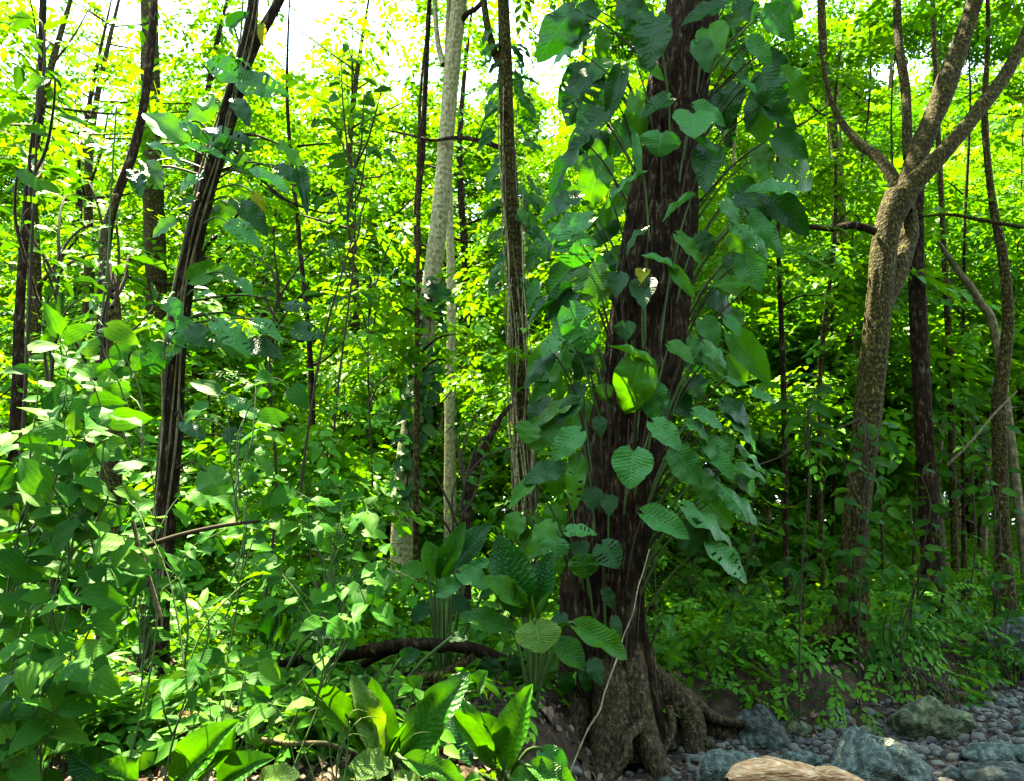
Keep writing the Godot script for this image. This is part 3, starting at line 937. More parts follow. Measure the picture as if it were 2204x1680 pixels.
	# smaller leaves that thicken the climber on both flanks
	for i in 56:
		var y := rng.randf_range(-40, 1150)
		var cx := lerpf(1492, 1310, clampf(y / 1200.0, 0, 1))
		var side := -1.0 if rng.randf() < 0.55 else 1.0
		var off := side * rng.randf_range(70, 210)
		var s := rng.randf_range(60, 100)
		climb(v, [[cx + off, y, cx + off + side * s * rng.randf_range(0.2, 0.8), y + s * rng.randf_range(0.4, 0.9), s * rng.randf_range(0.5, 0.75), rng.randf_range(-0.35, 0.1), rng.randf_range(0, 0.4), ["", "d", "b", "m", "b", "b", "p"][i % 7]]], Vector2.ZERO, 1.0, z, main_axis, 0.29)
	# stems of the climber pressed against the bark
	for e in [[-66, 1500, 60, 0.012], [-35, 1400, 200, 0.014], [30, 1350, 350, 0.012], [60, 1500, 640, 0.010], [10, 1560, 900, 0.008], [45, 900, 120, 0.010]]:
		var p := []
		for i in 9:
			var y: float = lerpf(e[1], e[2], i / 8.0)
			var s := clampf((1600.0 - y) / 2020.0, 0, 1) * 10.0
			var cx := 0.0
			for q in px.size() - 1:
				if y <= px[q][1] and y >= px[q + 1][1]:
					cx = lerpf(px[q][0], px[q + 1][0], (px[q][1] - y) / (px[q][1] - px[q + 1][1]))
			var off: float = e[0] * 0.9 + 12.0 * sin(i * 1.7 + e[0])
			var rr := lerp_list(rad, s / 10.0)
			var dx: float = clampf(off / FOCAL * z / rr, -0.95, 0.95)
			p.append(W(cx + off, y, z - rr * sqrt(1.0 - dx * dx) - 0.012) - foot)
		part("stem", tube(p, [e[3], e[3], e[3] * 0.7], 6, 40, 0.15), M.bark_dark if e[3] > 0.011 else M.twig, v)

func path_px(rows: Array) -> Array:
	var out := []
	for e in rows:
		out.append(W(e[0], e[1], e[2]))
	return out

func lone_tree(called: String, label: String, rows: Array, radii: Array, bark: Material, sides := 20, group := "") -> Node3D:
	var pts := path_px(rows)
	var foot: Vector3 = pts[0]
	foot.y = height(foot.x, foot.z) - 0.05
	pts[0] = foot
	var t := thing(called, label, "tree", foot, group)
	var rel := []
	for p in pts:
		rel.append(p - foot)
	part("trunk", tube(rel, radii, sides, 90, 0.26, 0.4, foot.x * 5.0), bark, t)
	return t

func branch(t: Node3D, rows: Array, radii: Array, bark: Material, called := "limb") -> void:
	var p := []
	for e in rows:
		p.append(W(e[0], e[1], e[2]) - t.position)
	part(called, tube(p, radii, 10, 34, 0.28, 0.0, rows[0][0]), bark, t)

func leaf_cloud(t: Node3D, blobs: Array, sprigs: Array, tones: Array, size: float) -> void:   # [px, py, z, radius x, radius y, sprigs]
	var lists := []
	for s in sprigs:
		lists.append([])
	for b in blobs:
		var c := W(b[0], b[1], b[2]) - t.position
		var clumps := []
		for i in maxi(4, int(b[5]) / 12):
			clumps.append(c + in_ball() * Vector3(b[3], b[4], b[3]))
		for i in int(b[5]):
			var p: Vector3 = pick(clumps) + in_ball() * Vector3(0.5, 0.22, 0.5) * size
			if not in_shaft(p + t.position):
				lists[rng.randi() % sprigs.size()].append(sprig_at(p, size))
	for i in sprigs.size():
		if lists[i].size():
			foliage("crown", sprigs[i], lists[i], tones, t)

func build_second_tree() -> void:
	var t := lone_tree("forked_tree", "mossy forked tree with exposed roots standing on the right hand stream bank", [[1828, 1480, 7.7], [1832, 1350, 7.7], [1838, 1200, 7.75], [1852, 1040, 7.8], [1875, 830, 7.9], [1893, 640, 8.0], [1908, 500, 8.1], [1935, 420, 8.15]], [0.22, 0.155, 0.135, 0.125, 0.125, 0.13, 0.13, 0.14], M.bark_brown, 32)
	branch(t, [[1925, 470, 8.1], [1965, 400, 8.1], [2040, 320, 8.1], [2110, 235, 8.2], [2165, 160, 8.3], [2215, 60, 8.4], [2290, -100, 8.5]], [0.11, 0.105, 0.095, 0.085, 0.075, 0.06, 0.05], M.bark_brown)
	branch(t, [[1940, 450, 8.2], [1975, 340, 8.3], [2010, 250, 8.4], [2045, 160, 8.5], [2075, 80, 8.6], [2120, -80, 8.7], [2160, -300, 8.8]], [0.12, 0.12, 0.12, 0.115, 0.10, 0.09, 0.07], M.bark_brown)
	branch(t, [[1898, 660, 8.05], [1930, 590, 8.15], [1958, 490, 8.3], [1930, 400, 8.4], [1895, 345, 8.6], [1840, 300, 8.9], [1790, 220, 9.3], [1765, 100, 9.7]], [0.12, 0.11, 0.10, 0.075, 0.06, 0.05, 0.035, 0.015], M.bark_brown)
	branch(t, [[1955, 340, 8.5], [1950, 200, 8.8], [1935, 90, 9.0], [1930, -60, 9.2]], [0.06, 0.055, 0.05, 0.04], M.bark_brown)
	branch(t, [[1885, 500, 8.0], [1840, 485, 8.0], [1790, 492, 8.0], [1735, 487, 8.0]], [0.05, 0.04, 0.035, 0.025], M.bark_dark)
	branch(t, [[1850, 1400, 7.6], [1870, 1440, 7.45], [1820, 1450, 7.3], [1780, 1465, 7.2]], [0.09, 0.07, 0.055, 0.04], M.bark_brown, "root")
	branch(t, [[1835, 1380, 7.6], [1850, 1480, 7.4], [1838, 1560, 7.2], [1830, 1640, 7.1]], [0.13, 0.10, 0.07, 0.04], M.bark_brown, "root")
	branch(t, [[1800, 1340, 7.6], [1770, 1370, 7.5], [1700, 1395, 7.5], [1640, 1400, 7.5]], [0.10, 0.07, 0.05, 0.03], M.bark_brown, "root")
	for i in 48:
		var x := rng.randf_range(1560, 2060)
		var y := rng.randf_range(1440, 1500) - absf(x - 1800) * 0.05
		branch(t, [[x, y, 7.3], [x + rng.randf_range(-20, 30), y + 40, 7.15], [x + rng.randf_range(-40, 50), y + rng.randf_range(70, 130), 7.1]], [0.012, 0.008, 0.004], M.root, "root")
	leaf_cloud(t, [[1770, 120, 9.6, 0.7, 0.5, 40], [1830, 270, 9.0, 0.6, 0.3, 22], [1745, 480, 8.0, 0.4, 0.2, 12], [2150, -150, 8.6, 1.6, 0.5, 90], [2000, -260, 9.2, 1.8, 0.6, 110], [2350, -60, 8.6, 1.2, 0.7, 60]], [L.small[0], L.mid[0]], [Color(0.04, 0.14, 0.015), Color(0.07, 0.2, 0.02)], 1.1)
	# leaves of a small climber on its trunk
	var v := thing("trunk_creeper", "small heart leaved creeper growing up the mossy forked tree", "vine", t.position)
	part("stem", tube([W(1850, 1400, 7.45) - t.position, W(1840, 1200, 7.55) - t.position, W(1870, 1000, 7.6) - t.position], [0.008, 0.006, 0.004], 5, 14), M.twig, v)
	for i in 76:
		var y := rng.randf_range(900, 1430)
		var x := lerpf(1845, 1868, (1420 - y) / 460.0) + rng.randf_range(-60, 60)
		var b := W(x, y, 7.45 + rng.randf_range(-0.1, 0.1))
		var d := Vector3(rng.randf_range(-0.8, 0.8), rng.randf_range(-0.8, 0.1), rng.randf_range(0, 0.4)).normalized()
		var s := rng.randf_range(0.09, 0.17)
		part("leaf", pick(L.heart + L.oval), pick(M.herb), v, laid(b - v.position, b + d * s - v.position, s * 0.6, (Vector3.UP * 0.6 + Vector3.BACK).normalized() + jitter(0.3)))

func build_left_tree() -> void:
	var z := 6.3
	var rows := [[335, 1350, z], [350, 1150, z], [368, 950, z], [378, 780, z], [392, 640, z], [425, 480, z], [462, 350, z], [495, 240, z], [530, 110, z], [546, 0, z], [556, -150, z]]
	var t := lone_tree("leaning_tree", "slender dark leaning tree with a forked top and split leaved climber", rows, [0.10, 0.085, 0.08, 0.075, 0.078, 0.075, 0.075, 0.075, 0.06, 0.045, 0.04], M.bark_dark, 18)
	branch(t, [[520, 150, z], [555, 80, z], [590, 20, z], [640, -80, z]], [0.065, 0.05, 0.045, 0.04], M.bark_dark)
	branch(t, [[480, 300, z], [540, 290, 6.1], [600, 310, 6.0]], [0.02, 0.013, 0.007], M.bark_dark)
	branch(t, [[500, 320, z], [600, 420, 6.2], [680, 455, 6.2], [725, 458, 6.2]], [0.016, 0.012, 0.009, 0.006], M.bark_dark)
	leaf_cloud(t, [[500, -300, 6.6, 1.2, 0.4, 60]], [L.mid[0]], [Color(0.05, 0.17, 0.015), Color(0.10, 0.25, 0.02)], 1.1)
	var axis := path_px(rows)
	var v := thing("split_leaf_climber", "split leaved climber spreading from the slender leaning trunk", "vine", t.position)
	var G := [[1540, 500, 1340, 370, 160, 0.2, 0.1, "m"], [1560, 530, 1832, 575, 175, 0.2, 0.1, "m"], [1478, 175, 1582, 80, 80, 0.1, 0.2, "d"], [1690, 160, 1690, 266, 52, 0.15, 0.0, "y"], [1530, 380, 1672, 420, 55, 0.2, 0.5, "p"], [1190, 920, 938, 720, 175, 0.2, 0.1, "b"], [1390, 660, 1128, 780, 125, 0.1, 0.3, "b"], [1320, 860, 1625, 885, 135, 0.3, 0.2, "dm"],
		[950, 940, 1162, 1002, 75, 0.3, 0.5, "p"], [1180, 960, 1505, 992, 70, 0.35, 0.5, "p"], [860, 1110, 905, 1222, 100, 0.2, 0.1, "d"], [940, 1060, 1032, 1192, 115, 0.2, 0.1, ""], [1800, 930, 2003, 1072, 95, 0.1, 0.2, "b"], [1780, 1090, 1935, 1152, 115, 0.15, 0.2, "d"], [1930, 1110, 1982, 1342, 70, 0.1, 0.2, "d"], [1520, 1030, 1665, 1102, 115, 0.1, 0.1, "b"], [1640, 1250, 1692, 1335, 60, 0.1, 0.1, "y"],
		[1600, 1130, 1852, 1212, 95, 0.3, 0.5, "p"], [1380, 1420, 1500, 1270, 130, -0.1, 0.1, "b"], [1480, 1450, 1662, 1572, 135, 0.3, 0.2, "pm"], [1550, 1320, 1722, 1482, 135, 0.2, 0.1, "d"], [1130, 1430, 968, 1502, 110, 0.2, 0.3, "b"], [1520, 650, 1600, 770, 110, 0.2, 0.2, "d"], [1180, 800, 1330, 870, 90, 0.2, 0.3, "p"], [1260, 1290, 1150, 1330, 60, 0.3, 0.3, ""], [1290, 1150, 1110, 1180, 80, 0.2, 0.3, "p"]]
	climb(v, G, Vector2.ZERO, 0.3333, z, axis, 0.07)
	var H := [[1120, 400, 1265, 562, 160, 0.3, 0.2, "pm"], [1230, 450, 1352, 545, 140, 0.3, 0.1, "m"], [1600, 555, 1815, 560, 130, 0.2, 0.2, "d"], [1400, 400, 1592, 545, 155, 0.3, 0.2, "pm"], [1640, 400, 1805, 505, 105, 0.2, 0.3, "pm"], [1370, 490, 1575, 592, 110, 0.1, 0.1, "b"], [1900, 450, 2065, 482, 115, 0.1, 0.2, "dm"], [1850, 290, 1985, 270, 85, 0.1, 0.3, "dm"], [930, 600, 848, 702, 100, 0.2, 0.1, ""],
		[1050, 560, 938, 705, 155, 0.2, 0.1, "m"], [1080, 600, 1165, 560, 75, 0.3, 0.3, "b"], [1590, 1200, 1742, 1355, 115, 0.1, 0.2, "bm"], [1330, 1360, 1450, 1505, 175, 0.3, 0.1, "b"], [1490, 880, 1722, 992, 95, 0.4, 0.4, "pm"], [1230, 130, 1420, 40, 130, 0.1, 0.2, "b"], [1380, 60, 1500, 110, 120, 0.0, 0.1, "b"], [1080, 260, 1160, 360, 110, 0.3, 0.2, "p"], [1540, 130, 1620, 200, 80, 0.2, 0.2, "p"], [1280, 250, 1350, 200, 80, 0.2, 0.5, "p"], [1180, 1040, 1300, 1100, 90, 0.3, 0.3, ""], [1480, 1100, 1580, 1250, 110, 0.2, 0.2, "dm"]]
	climb(v, H, Vector2(0, 560), 0.3333, z, axis, 0.08)
	for e in [[-0.05, 0.012], [0.03, 0.008], [0.065, 0.01]]:
		var p := []
		for i in 11:
			p.append(axis[i] + Vector3(e[0] + 0.015 * sin(i * 2.1 + e[0] * 40), 0, 0.078 + 0.004 * (i % 2)) * (1.0 if i > 0 else 1.2) - v.position)
		part("stem", tube(p, [e[1], e[1], e[1] * 0.6], 5, 60, 0.1), M.bark_grey, v)

func build_middle_trunks() -> void:
	# pale smooth trunk with a creeper on its lower half
	var t := lone_tree("pale_tree", "tall pale smooth barked tree with a creeper on its lower trunk", [[866, 1150, 10.0], [872, 1040, 10.0], [888, 900, 10.0], [910, 740, 10.0], [930, 600, 10.0], [950, 440, 10.0], [962, 280, 10.0], [976, 120, 10.0], [990, -20, 10.0], [1000, -200, 10.0]], [0.14, 0.13, 0.13, 0.125, 0.12, 0.115, 0.11, 0.108, 0.105, 0.1], M.bark_pale, 24)
	branch(t, [[982, 60, 10.0], [1005, 30, 9.9], [1025, 18, 9.8], [1060, -20, 9.8]], [0.05, 0.04, 0.035, 0.03], M.bark_dark)
	branch(t, [[955, 140, 10.0], [942, 90, 10.1], [935, 0, 10.2], [930, -60, 10.3]], [0.045, 0.04, 0.035, 0.03], M.bark_pale)
	leaf_cloud(t, [[1000, -260, 10.4, 2.0, 0.5, 260], [820, -300, 10.8, 1.6, 0.5, 260], [660, -310, 10.6, 1.3, 0.5, 380], [560, -320, 11.0, 1.2, 0.5, 260], [1100, -300, 11.5, 2.0, 0.5, 200]], [L.mid[1], L.mid[0]], [Color(0.05, 0.18, 0.015), Color(0.1, 0.26, 0.02)], 1.2)
	var v := thing("pale_trunk_creeper", "dark little leaved creeper clinging to the pale smooth trunk", "vine", t.position)
	for e in [-0.06, 0.05]:
		part("stem", tube([W(868, 1120, 9.83) + Vector3(e, 0, 0) - t.position, W(890, 900, 9.83) + Vector3(-e, 0, 0) - t.position, W(912, 740, 9.83) + Vector3(e, 0, 0) - t.position, W(930, 610, 9.84) - t.position], [0.012, 0.01, 0.006], 5, 20), M.twig, v)
	for i in 130:
		var f := rng.randf_range(-0.3, 1.0)
		var x := lerpf(880, 935, f) + rng.randf_range(-34, 34)
		var b := W(x, lerpf(980, 600, f), 9.8 + rng.randf_range(-0.08, 0.08))
		var d := Vector3(rng.randf_range(-0.8, 0.8), rng.randf_range(-0.9, -0.1), rng.randf_range(0, 0.4)).normalized()
		var s := rng.randf_range(0.12, 0.24)
		part("leaf", pick(L.heart), pick(M.vine), v, laid(b - t.position, b + d * s - t.position, s * 0.65, (Vector3.UP * 0.6 + Vector3.BACK).normalized() + jitter(0.3)))
	for e in [[840, 870, 800, 880, 60], [855, 860, 830, 835, 50], [880, 860, 895, 910, 45], [830, 900, 790, 905, 50], [860, 1070, 820, 1060, 40], [880, 1130, 850, 1150, 40]]:
		var b := W(e[0], e[1], 9.7)
		part("leaf", pick(L.monstera), M.vine_bright, v, laid(b - t.position, W(e[2], e[3], 9.65) - t.position, e[4] * 0.7 / FOCAL * 9.7, Vector3(0, 0.5, 1)))
	# slim straight trunk
	lone_tree("slim_tree", "slim straight pale green tree just right of the smooth pale trunk", [[972, 1160, 11], [969, 1000, 11], [968, 860, 11], [972, 700, 11], [970, 560, 11], [966, 420, 11], [962, 200, 11.2], [968, -60, 11.3]], [0.085, 0.078, 0.074, 0.065, 0.06, 0.06, 0.05, 0.04], M.bark_pale, 14)
	# trunk hung with aerial roots
	var u := lone_tree("liana_tree", "trunk clad in hanging pale aerial roots and drooping climber leaves", [[1136, 1240, 9.4], [1128, 1050, 9.4], [1118, 860, 9.4], [1112, 680, 9.4], [1104, 500, 9.4], [1094, 320, 9.4], [1088, 150, 9.4], [1082, -60, 9.4]], [0.13, 0.11, 0.10, 0.10, 0.10, 0.095, 0.09, 0.08], M.bark_brown, 18)
	branch(u, [[1092, 325, 9.4], [1040, 305, 9.5], [985, 296, 9.7], [930, 302, 9.9], [880, 290, 10.0], [830, 280, 10.1]], [0.035, 0.03, 0.026, 0.022, 0.018, 0.01], M.bark_dark)
	branch(u, [[1074, 140, 9.4], [1050, 60, 9.4], [1040, -20, 9.4], [1040, -100, 9.4]], [0.05, 0.05, 0.045, 0.04], M.bark_brown)
	leaf_cloud(u, [[1080, -260, 9.4, 1.6, 0.5, 220], [1300, -300, 9.2, 1.8, 0.5, 260], [1250, -300, 8.2, 1.2, 0.4, 160], [1500, -330, 9.4, 1.8, 0.6, 260], [1300, -230, 12.5, 1.8, 0.5, 300], [1600, -230, 12.5, 1.8, 0.5, 300], [1850, -240, 12.0, 1.6, 0.5, 260]], [L.mid[0], L.mid[1]], [Color(0.05, 0.17, 0.015), Color(0.09, 0.24, 0.02)], 1.2)
	var c := thing("hanging_climber", "climber with drooping leaves and cordlike roots on the liana clad trunk", "vine", u.position)
	for i in 15:
		var x0 := rng.randf_range(-24, 24)
		var p := []
		var y0 := rng.randf_range(150, 700)
		for k in 7:
			var y := lerpf(y0, 1235.0, k / 6.0)
			p.append(W(lerpf(1088, 1134, y / 1240.0) + x0 + 7.0 * sin(k * 1.9 + i), y, 9.25 + rng.randf_range(-0.03, 0.02)) - u.position)
		part("aerial_root", tube(p, [0.006, 0.008, 0.006], 5, 40, 0.3), M.bark_pale if i % 3 else M.bark_grey, c)
	for i in 74:
		var y := rng.randf_range(60, 640)
		var side := -1.0 if rng.randf() < 0.45 else 1.0
		var b := W(lerpf(1086, 1112, y / 640.0) + side * rng.randf_range(8, 42), y, 9.2 + rng.randf_range(-0.15, 0.3))
		var d := Vector3(side * rng.randf_range(0.4, 1.0), rng.randf_range(-1.1, -0.2), rng.randf_range(-0.2, 0.4)).normalized()
		var s := rng.randf_range(0.18, 0.34)
		part("leaf", pick(L.vine), pick(M.vine + [M.vine_bright]), c, laid(b - u.position, b + d * s - u.position, s * 0.42, Vector3(0, 0.7, 0.8) + jitter(0.4)))
	# other thin trunks of the middle distance
	var thin := [
		["wiry_tree", "thin dark wiry tree between leaning tree and pale smooth tree", [[900, 1100, 12.5], [903, 700, 12.5], [898, 460, 12.5], [908, 330, 12.5], [916, 180, 12.5], [922, 40, 12.5], [930, -80, 12.5]], [0.06, 0.055, 0.06, 0.06, 0.045, 0.04, 0.03], "bark_dark"],
		["dark_sapling", "dark upright trunk near the top left sky gap", [[205, 1200, 9.0], [215, 800, 9.0], [232, 500, 9.0], [285, 330, 9.0], [308, 230, 9.0], [322, 120, 9.0], [332, 0, 9.0], [338, -140, 9.0]], [0.07, 0.065, 0.06, 0.055, 0.05, 0.05, 0.045, 0.04], "bark_dark"],
		["broad_brown_tree", "broad sunlit brown trunk far behind the leaning tree", [[345, 1180, 15.0], [338, 900, 15.0], [334, 600, 15.0], [330, 440, 15.0], [326, 300, 15.0], [322, 100, 15.0], [316, -200, 15.0]], [0.26, 0.22, 0.2, 0.19, 0.18, 0.16], "bark_brown"],
		["ivied_tree", "leafy upright trunk by the left picture edge", [[28, 1230, 8.0], [34, 900, 8.0], [42, 650, 8.0], [60, 420, 8.0], [82, 250, 8.0], [90, 60, 8.0], [95, -100, 8.0]], [0.06, 0.052, 0.048, 0.045, 0.04, 0.038, 0.035], "bark_dark"],
		["curved_tree", "second dark trunk from the left edge with bare lower stem", [[240, 1250, 7.6], [244, 1000, 7.6], [248, 800, 7.6], [240, 640, 7.6], [222, 520, 7.7], [250, 420, 7.8]], [0.08, 0.075, 0.075, 0.07, 0.05, 0.03], "bark_brown"],
		["crooked_tree", "crooked dark stem carrying a leafy tuft left of the giant trunk", [[1000, 1180, 8.2], [1006, 1080, 8.2], [1022, 1000, 8.2], [1052, 945, 8.2], [1075, 900, 8.3], [1100, 870, 8.4]], [0.06, 0.055, 0.05, 0.045, 0.03, 0.02], "bark_dark"],
		["sunlit_tree", "yellow lit slender trunk above the right forest gap", [[1830, 1100, 13.0], [1822, 700, 13.0], [1806, 400, 13.0], [1790, 250, 13.0], [1772, 100, 13.0], [1766, -80, 13.0]], [0.10, 0.09, 0.085, 0.08, 0.075, 0.07], "bark_brown"],
		["twin_tree", "dark trunk directly behind the mossy forked tree", [[2010, 1350, 9.6], [2000, 1100, 9.6], [1985, 850, 9.6], [1975, 650, 9.6], [1972, 480, 9.6], [1985, 300, 9.6]], [0.12, 0.11, 0.10, 0.10, 0.09, 0.08], "bark_dark"],
		["spotted_tree", "lichen spotted trunk near the right picture edge", [[2160, 1300, 9.2], [2158, 1150, 9.2], [2154, 1000, 9.2], [2152, 860, 9.2], [2170, 700, 9.2], [2160, 560, 9.2], [2135, 420, 9.3], [2120, 250, 9.4], [2128, 60, 9.5], [2120, -120, 9.6]], [0.11, 0.085, 0.08, 0.075, 0.065, 0.055, 0.045, 0.04, 0.03, 0.02], "bark_brown"],
		["slanting_tree", "thin slanting bare trunk crossing behind the right branches", [[2180, 950, 10.0], [2150, 760, 10.0], [2110, 650, 10.0], [2060, 580, 10.0], [2020, 520, 10.0]], [0.06, 0.055, 0.05, 0.04, 0.02], "bark_grey"],
		["straight_sapling", "straight thin sapling with pale bark rising through the fork", [[2052, 1250, 11.0], [2045, 800, 11.0], [2030, 500, 11.0], [2018, 250, 11.0], [2008, 0, 11.0], [2004, -150, 11.0]], [0.05, 0.045, 0.04, 0.04, 0.035, 0.03], "bark_brown"],
	]
	for i in 13:
		var right := i < 10
		var z := rng.randf_range(8.6, 14.0)
		var x := rng.randf_range(1560, 2200) if right else rng.randf_range(420, 1180)
		var lean := rng.randf_range(-70, 110)
		var rows := [[x, 1200, z], [x + lean * 0.25 + rng.randf_range(-14, 14), 850, z], [x + lean * 0.55 + rng.randf_range(-20, 20), 500, z], [x + lean * 0.8 + rng.randf_range(-20, 20), 220, z], [x + lean, rng.randf_range(-60, 120), z]]
		var r := rng.randf_range(0.018, 0.04)
		var foot := W(x, 1200, z)
		foot.y = height(foot.x, foot.z)
		var pole := lone_tree("thin_pole_tree", told_apart("thin bare stemmed pole tree", foot), rows, [r, r * 0.9, r * 0.75, r * 0.6, 0.006], pick([M.bark_dark, M.bark_brown, M.bark_grey]), 8, "thin bare stemmed pole trees")
		for k in 4:
			var y := rng.randf_range(200, 900)
			var f := (1200.0 - y) / 1100.0
			var s := -1.0 if rng.randf() < 0.5 else 1.0
			var bx := x + lean * f * 0.9
			branch(pole, [[bx, y, z], [bx + s * 40, y - rng.randf_range(0, 40), z], [bx + s * rng.randf_range(70, 150), y - rng.randf_range(-20, 90), z - 0.3]], [r * 0.5, r * 0.35, 0.004], M.bark_dark)
			leaf_cloud(pole, [[bx + s * 110, y - 50, z - 0.2, 0.35, 0.2, 9]], [L.mid[k % 2]], [Color(0.05, 0.18, 0.008), Color(0.10, 0.27, 0.012)], 1.0)
	for e in thin:
		lone_tree(e[0], e[1], e[2], e[3], M[e[4]], 14)

func build_forest() -> void:
	# saplings and understory trees, nearer ones denser on the right
	var kinds := [
		["understory_tree", "leafy understory tree", "sunlit understory trees"],
		["forest_sapling", "fine leaved sapling", "fine leaved saplings of the thicket"],
		["broad_leaf_tree", "broad leaved young tree", "broad leaved young trees in the depth"],
	]
	var n := 0
	for row in [[9.0, 6, 2.6], [11.5, 9, 3.6], [14.0, 10, 4.6], [18.0, 10, 6.5], [23.0, 12, 11.0], [28.0, 14, 17.0], [33.0, 13, 20.0]]:
		for i in row[1]:
			var z: float = row[0] + rng.randf_range(-1.2, 1.2)
			var u: float = (i + rng.randf_range(0.15, 0.85)) / row[1] * 2.0 - 1.0
			var x: float = u * (0.72 * z + 1.0)
			var h: float = row[2] * rng.randf_range(0.75, 1.15)
			if x > 0.5:
				h *= 1.6 if z < 20.0 else 1.15
			if bank(x, -z) < 0.8:
				continue
			var kind: Array = kinds[n % 3]
			n += 1
			var foot := on_ground(x, -z) - Vector3(0, 0.1, 0)
			var lean := Vector3(rng.randf_range(-0.1, 0.16), 0, rng.randf_range(-0.08, 0.08)) * h
			var pts := [foot, foot + Vector3(0, h * 0.3, 0) + lean * 0.2 + jitter(0.12), foot + Vector3(0, h * 0.65, 0) + lean * 0.6 + jitter(0.2), foot + Vector3(0, h, 0) + lean]
			var r0 := 0.012 * h + 0.012
			var blobs := []
			var m := 5 + int(h * 0.9)
			for k in m:
				var f := lerpf(0.12 if h < 6.0 else 0.3, 1.05, (k + 0.5) / m)
				var spread := h * 0.22 * (1.0 - 0.35 * absf(f - 0.6)) + 0.35
				var c: Vector3 = foot + Vector3(0, h * f, 0) + lean * f + Vector3(rng.randf_range(-1, 1), 0, rng.randf_range(-1, 1)) * spread
				blobs.append([c, Vector3(0.85, 0.42, 0.85) * (0.55 + h * 0.07), int((30 + h * 3.6) * (1.25 if x > 0.5 else 1.0 if z < 20.0 else 0.8))])
			var set_: Array = [L.mid, L.small, [L.mid[1], L.whorl[0]]][n % 3]
			var warm := rng.randf()
			var c1 := Color(0.035, 0.15, 0.008).lerp(Color(0.06, 0.19, 0.008), warm)
			var c2 := Color(0.07, 0.23, 0.010).lerp(Color(0.11, 0.28, 0.012), warm)
			forest_tree(kind[0], told_apart(kind[1], foot), kind[2], foot, pts, [r0, r0 * 0.8, r0 * 0.55, 0.012], pick([M.bark_grey, M.bark_brown, M.bark_dark]), blobs, set_, [c1, c2], 0.95 + z * 0.026)
	# high open crowns that close the upper left
	for e in [[-9.0, -16.0, 13.5], [-6.2, -15.0, 12.5], [-3.6, -17.0, 14.0], [-1.2, -19.0, 15.5], [-11.5, -20.0, 16.0], [1.6, -16.0, 13.5], [-7.6, -12.0, 10.5]]:
		var foot := on_ground(e[0], e[1]) - Vector3(0, 0.1, 0)
		var h: float = e[2]
		var blobs := []
		for k in 13:
			var c: Vector3 = foot + Vector3(rng.randf_range(-2.6, 2.6), h * rng.randf_range(0.5, 1.0), rng.randf_range(-2.0, 2.0))
			blobs.append([c, Vector3(1.1, 0.5, 1.1), 20])
		forest_tree("high_crowned_tree", told_apart("tall open crowned tree", foot), "tall open crowned trees of the forest", foot, [foot, foot + Vector3(0.1, h * 0.4, 0), foot + Vector3(-0.15, h * 0.7, 0.1), foot + Vector3(0.2, h, 0)], [0.13, 0.11, 0.08, 0.02], pick([M.bark_dark, M.bark_brown]), blobs, [L.mid[0], L.mid[1]], [Color(0.05, 0.18, 0.008), Color(0.10, 0.27, 0.012)], 1.35)
	# trees across the stream, at the camera's back and sides, close the sky over the clearing
	var back := ["left of the camera", "behind the left shoulder", "left behind the camera", "straight behind the camera", "right behind the camera", "behind the right shoulder", "right of the camera", "at the right bend", "second row left", "second row right"]
	for i in 10:
		var ang := deg_to_rad([200.0, 225.0, 250.0, 272.0, 294.0, 318.0, 342.0, 5.0, 235.0, 305.0][i])
		var dist: float = [8.0, 7.0, 7.0, 7.5, 6.8, 6.5, 7.0, 10.5, 11.0, 10.5][i]
		var foot := on_ground(cos(ang) * dist, -sin(ang) * dist) - Vector3(0, 0.1, 0)
		var h: float = [6.5, 6.5, 7.0, 8.0, 9.0, 9.5, 10.0, 9.0, 10.0, 12.0][i]
		var blobs := []
		for k in 14:
			var c: Vector3 = foot + Vector3(rng.randf_range(-2.2, 2.2), h * rng.randf_range(0.08, 1.0), rng.randf_range(-2.2, 2.2))
			blobs.append([c, Vector3(1.3, 0.8, 1.3), 62])
		forest_tree("stream_side_tree", "low crowned leafy tree across the stream, " + back[i], "trees on the camera side of the stream", foot, [foot, foot + Vector3(0.2, h * 0.4, 0), foot + Vector3(-0.1, h * 0.7, 0.1), foot + Vector3(0.1, h, 0)], [0.2, 0.16, 0.1, 0.03], M.bark_brown, blobs, L.far, [Color(0.035, 0.14, 0.010), Color(0.08, 0.23, 0.012)], 1.25)
	# distant wall of forest
	var t := Node3D.new()
	t.name = "distant_forest"
	t.set_meta("kind", "stuff")
	t.set_meta("label", "far bright green forest closing the view")
	add_child(t)
	var lists := [[], []]
	for i in 1200:
		var z := rng.randf_range(30, 48)
		var x := rng.randf_range(-1, 1) * (0.75 * z + 2.0)
		var hmax := 17.0 + 9.0 * noise.get_noise_1d(x * 9.0) + (8.0 if x > 4.0 else 0.0)
		var y := 0.6 + pow(rng.randf(), 1.15) * (hmax if i % 4 else 5.0)
		var c := Vector3(x, y, -z)
		for k in 22:
			var p := c + in_ball() * Vector3(1.5, 0.8, 1.5)
			if not overgrown(p):
				lists[k % 2].append(sprig_at(p, 1.5))
	for i in 2:
		foliage("foliage", L.far[i], lists[i], [Color(0.05, 0.18, 0.008), Color(0.10, 0.27, 0.012)], t)

func rock(called: String, label: String, mesh: Mesh, m: Material, px: float, py: float, z: float, size: Vector3, yaw: float, group := "") -> void:
	var at := W(px, py, z)
	at.y = maxf(at.y, height(at.x, at.z) + size.y * 0.25)
	var o := top(called, mesh, m, label, "rock", at, group)
	o.basis = Basis(Vector3.UP, yaw).scaled(size)

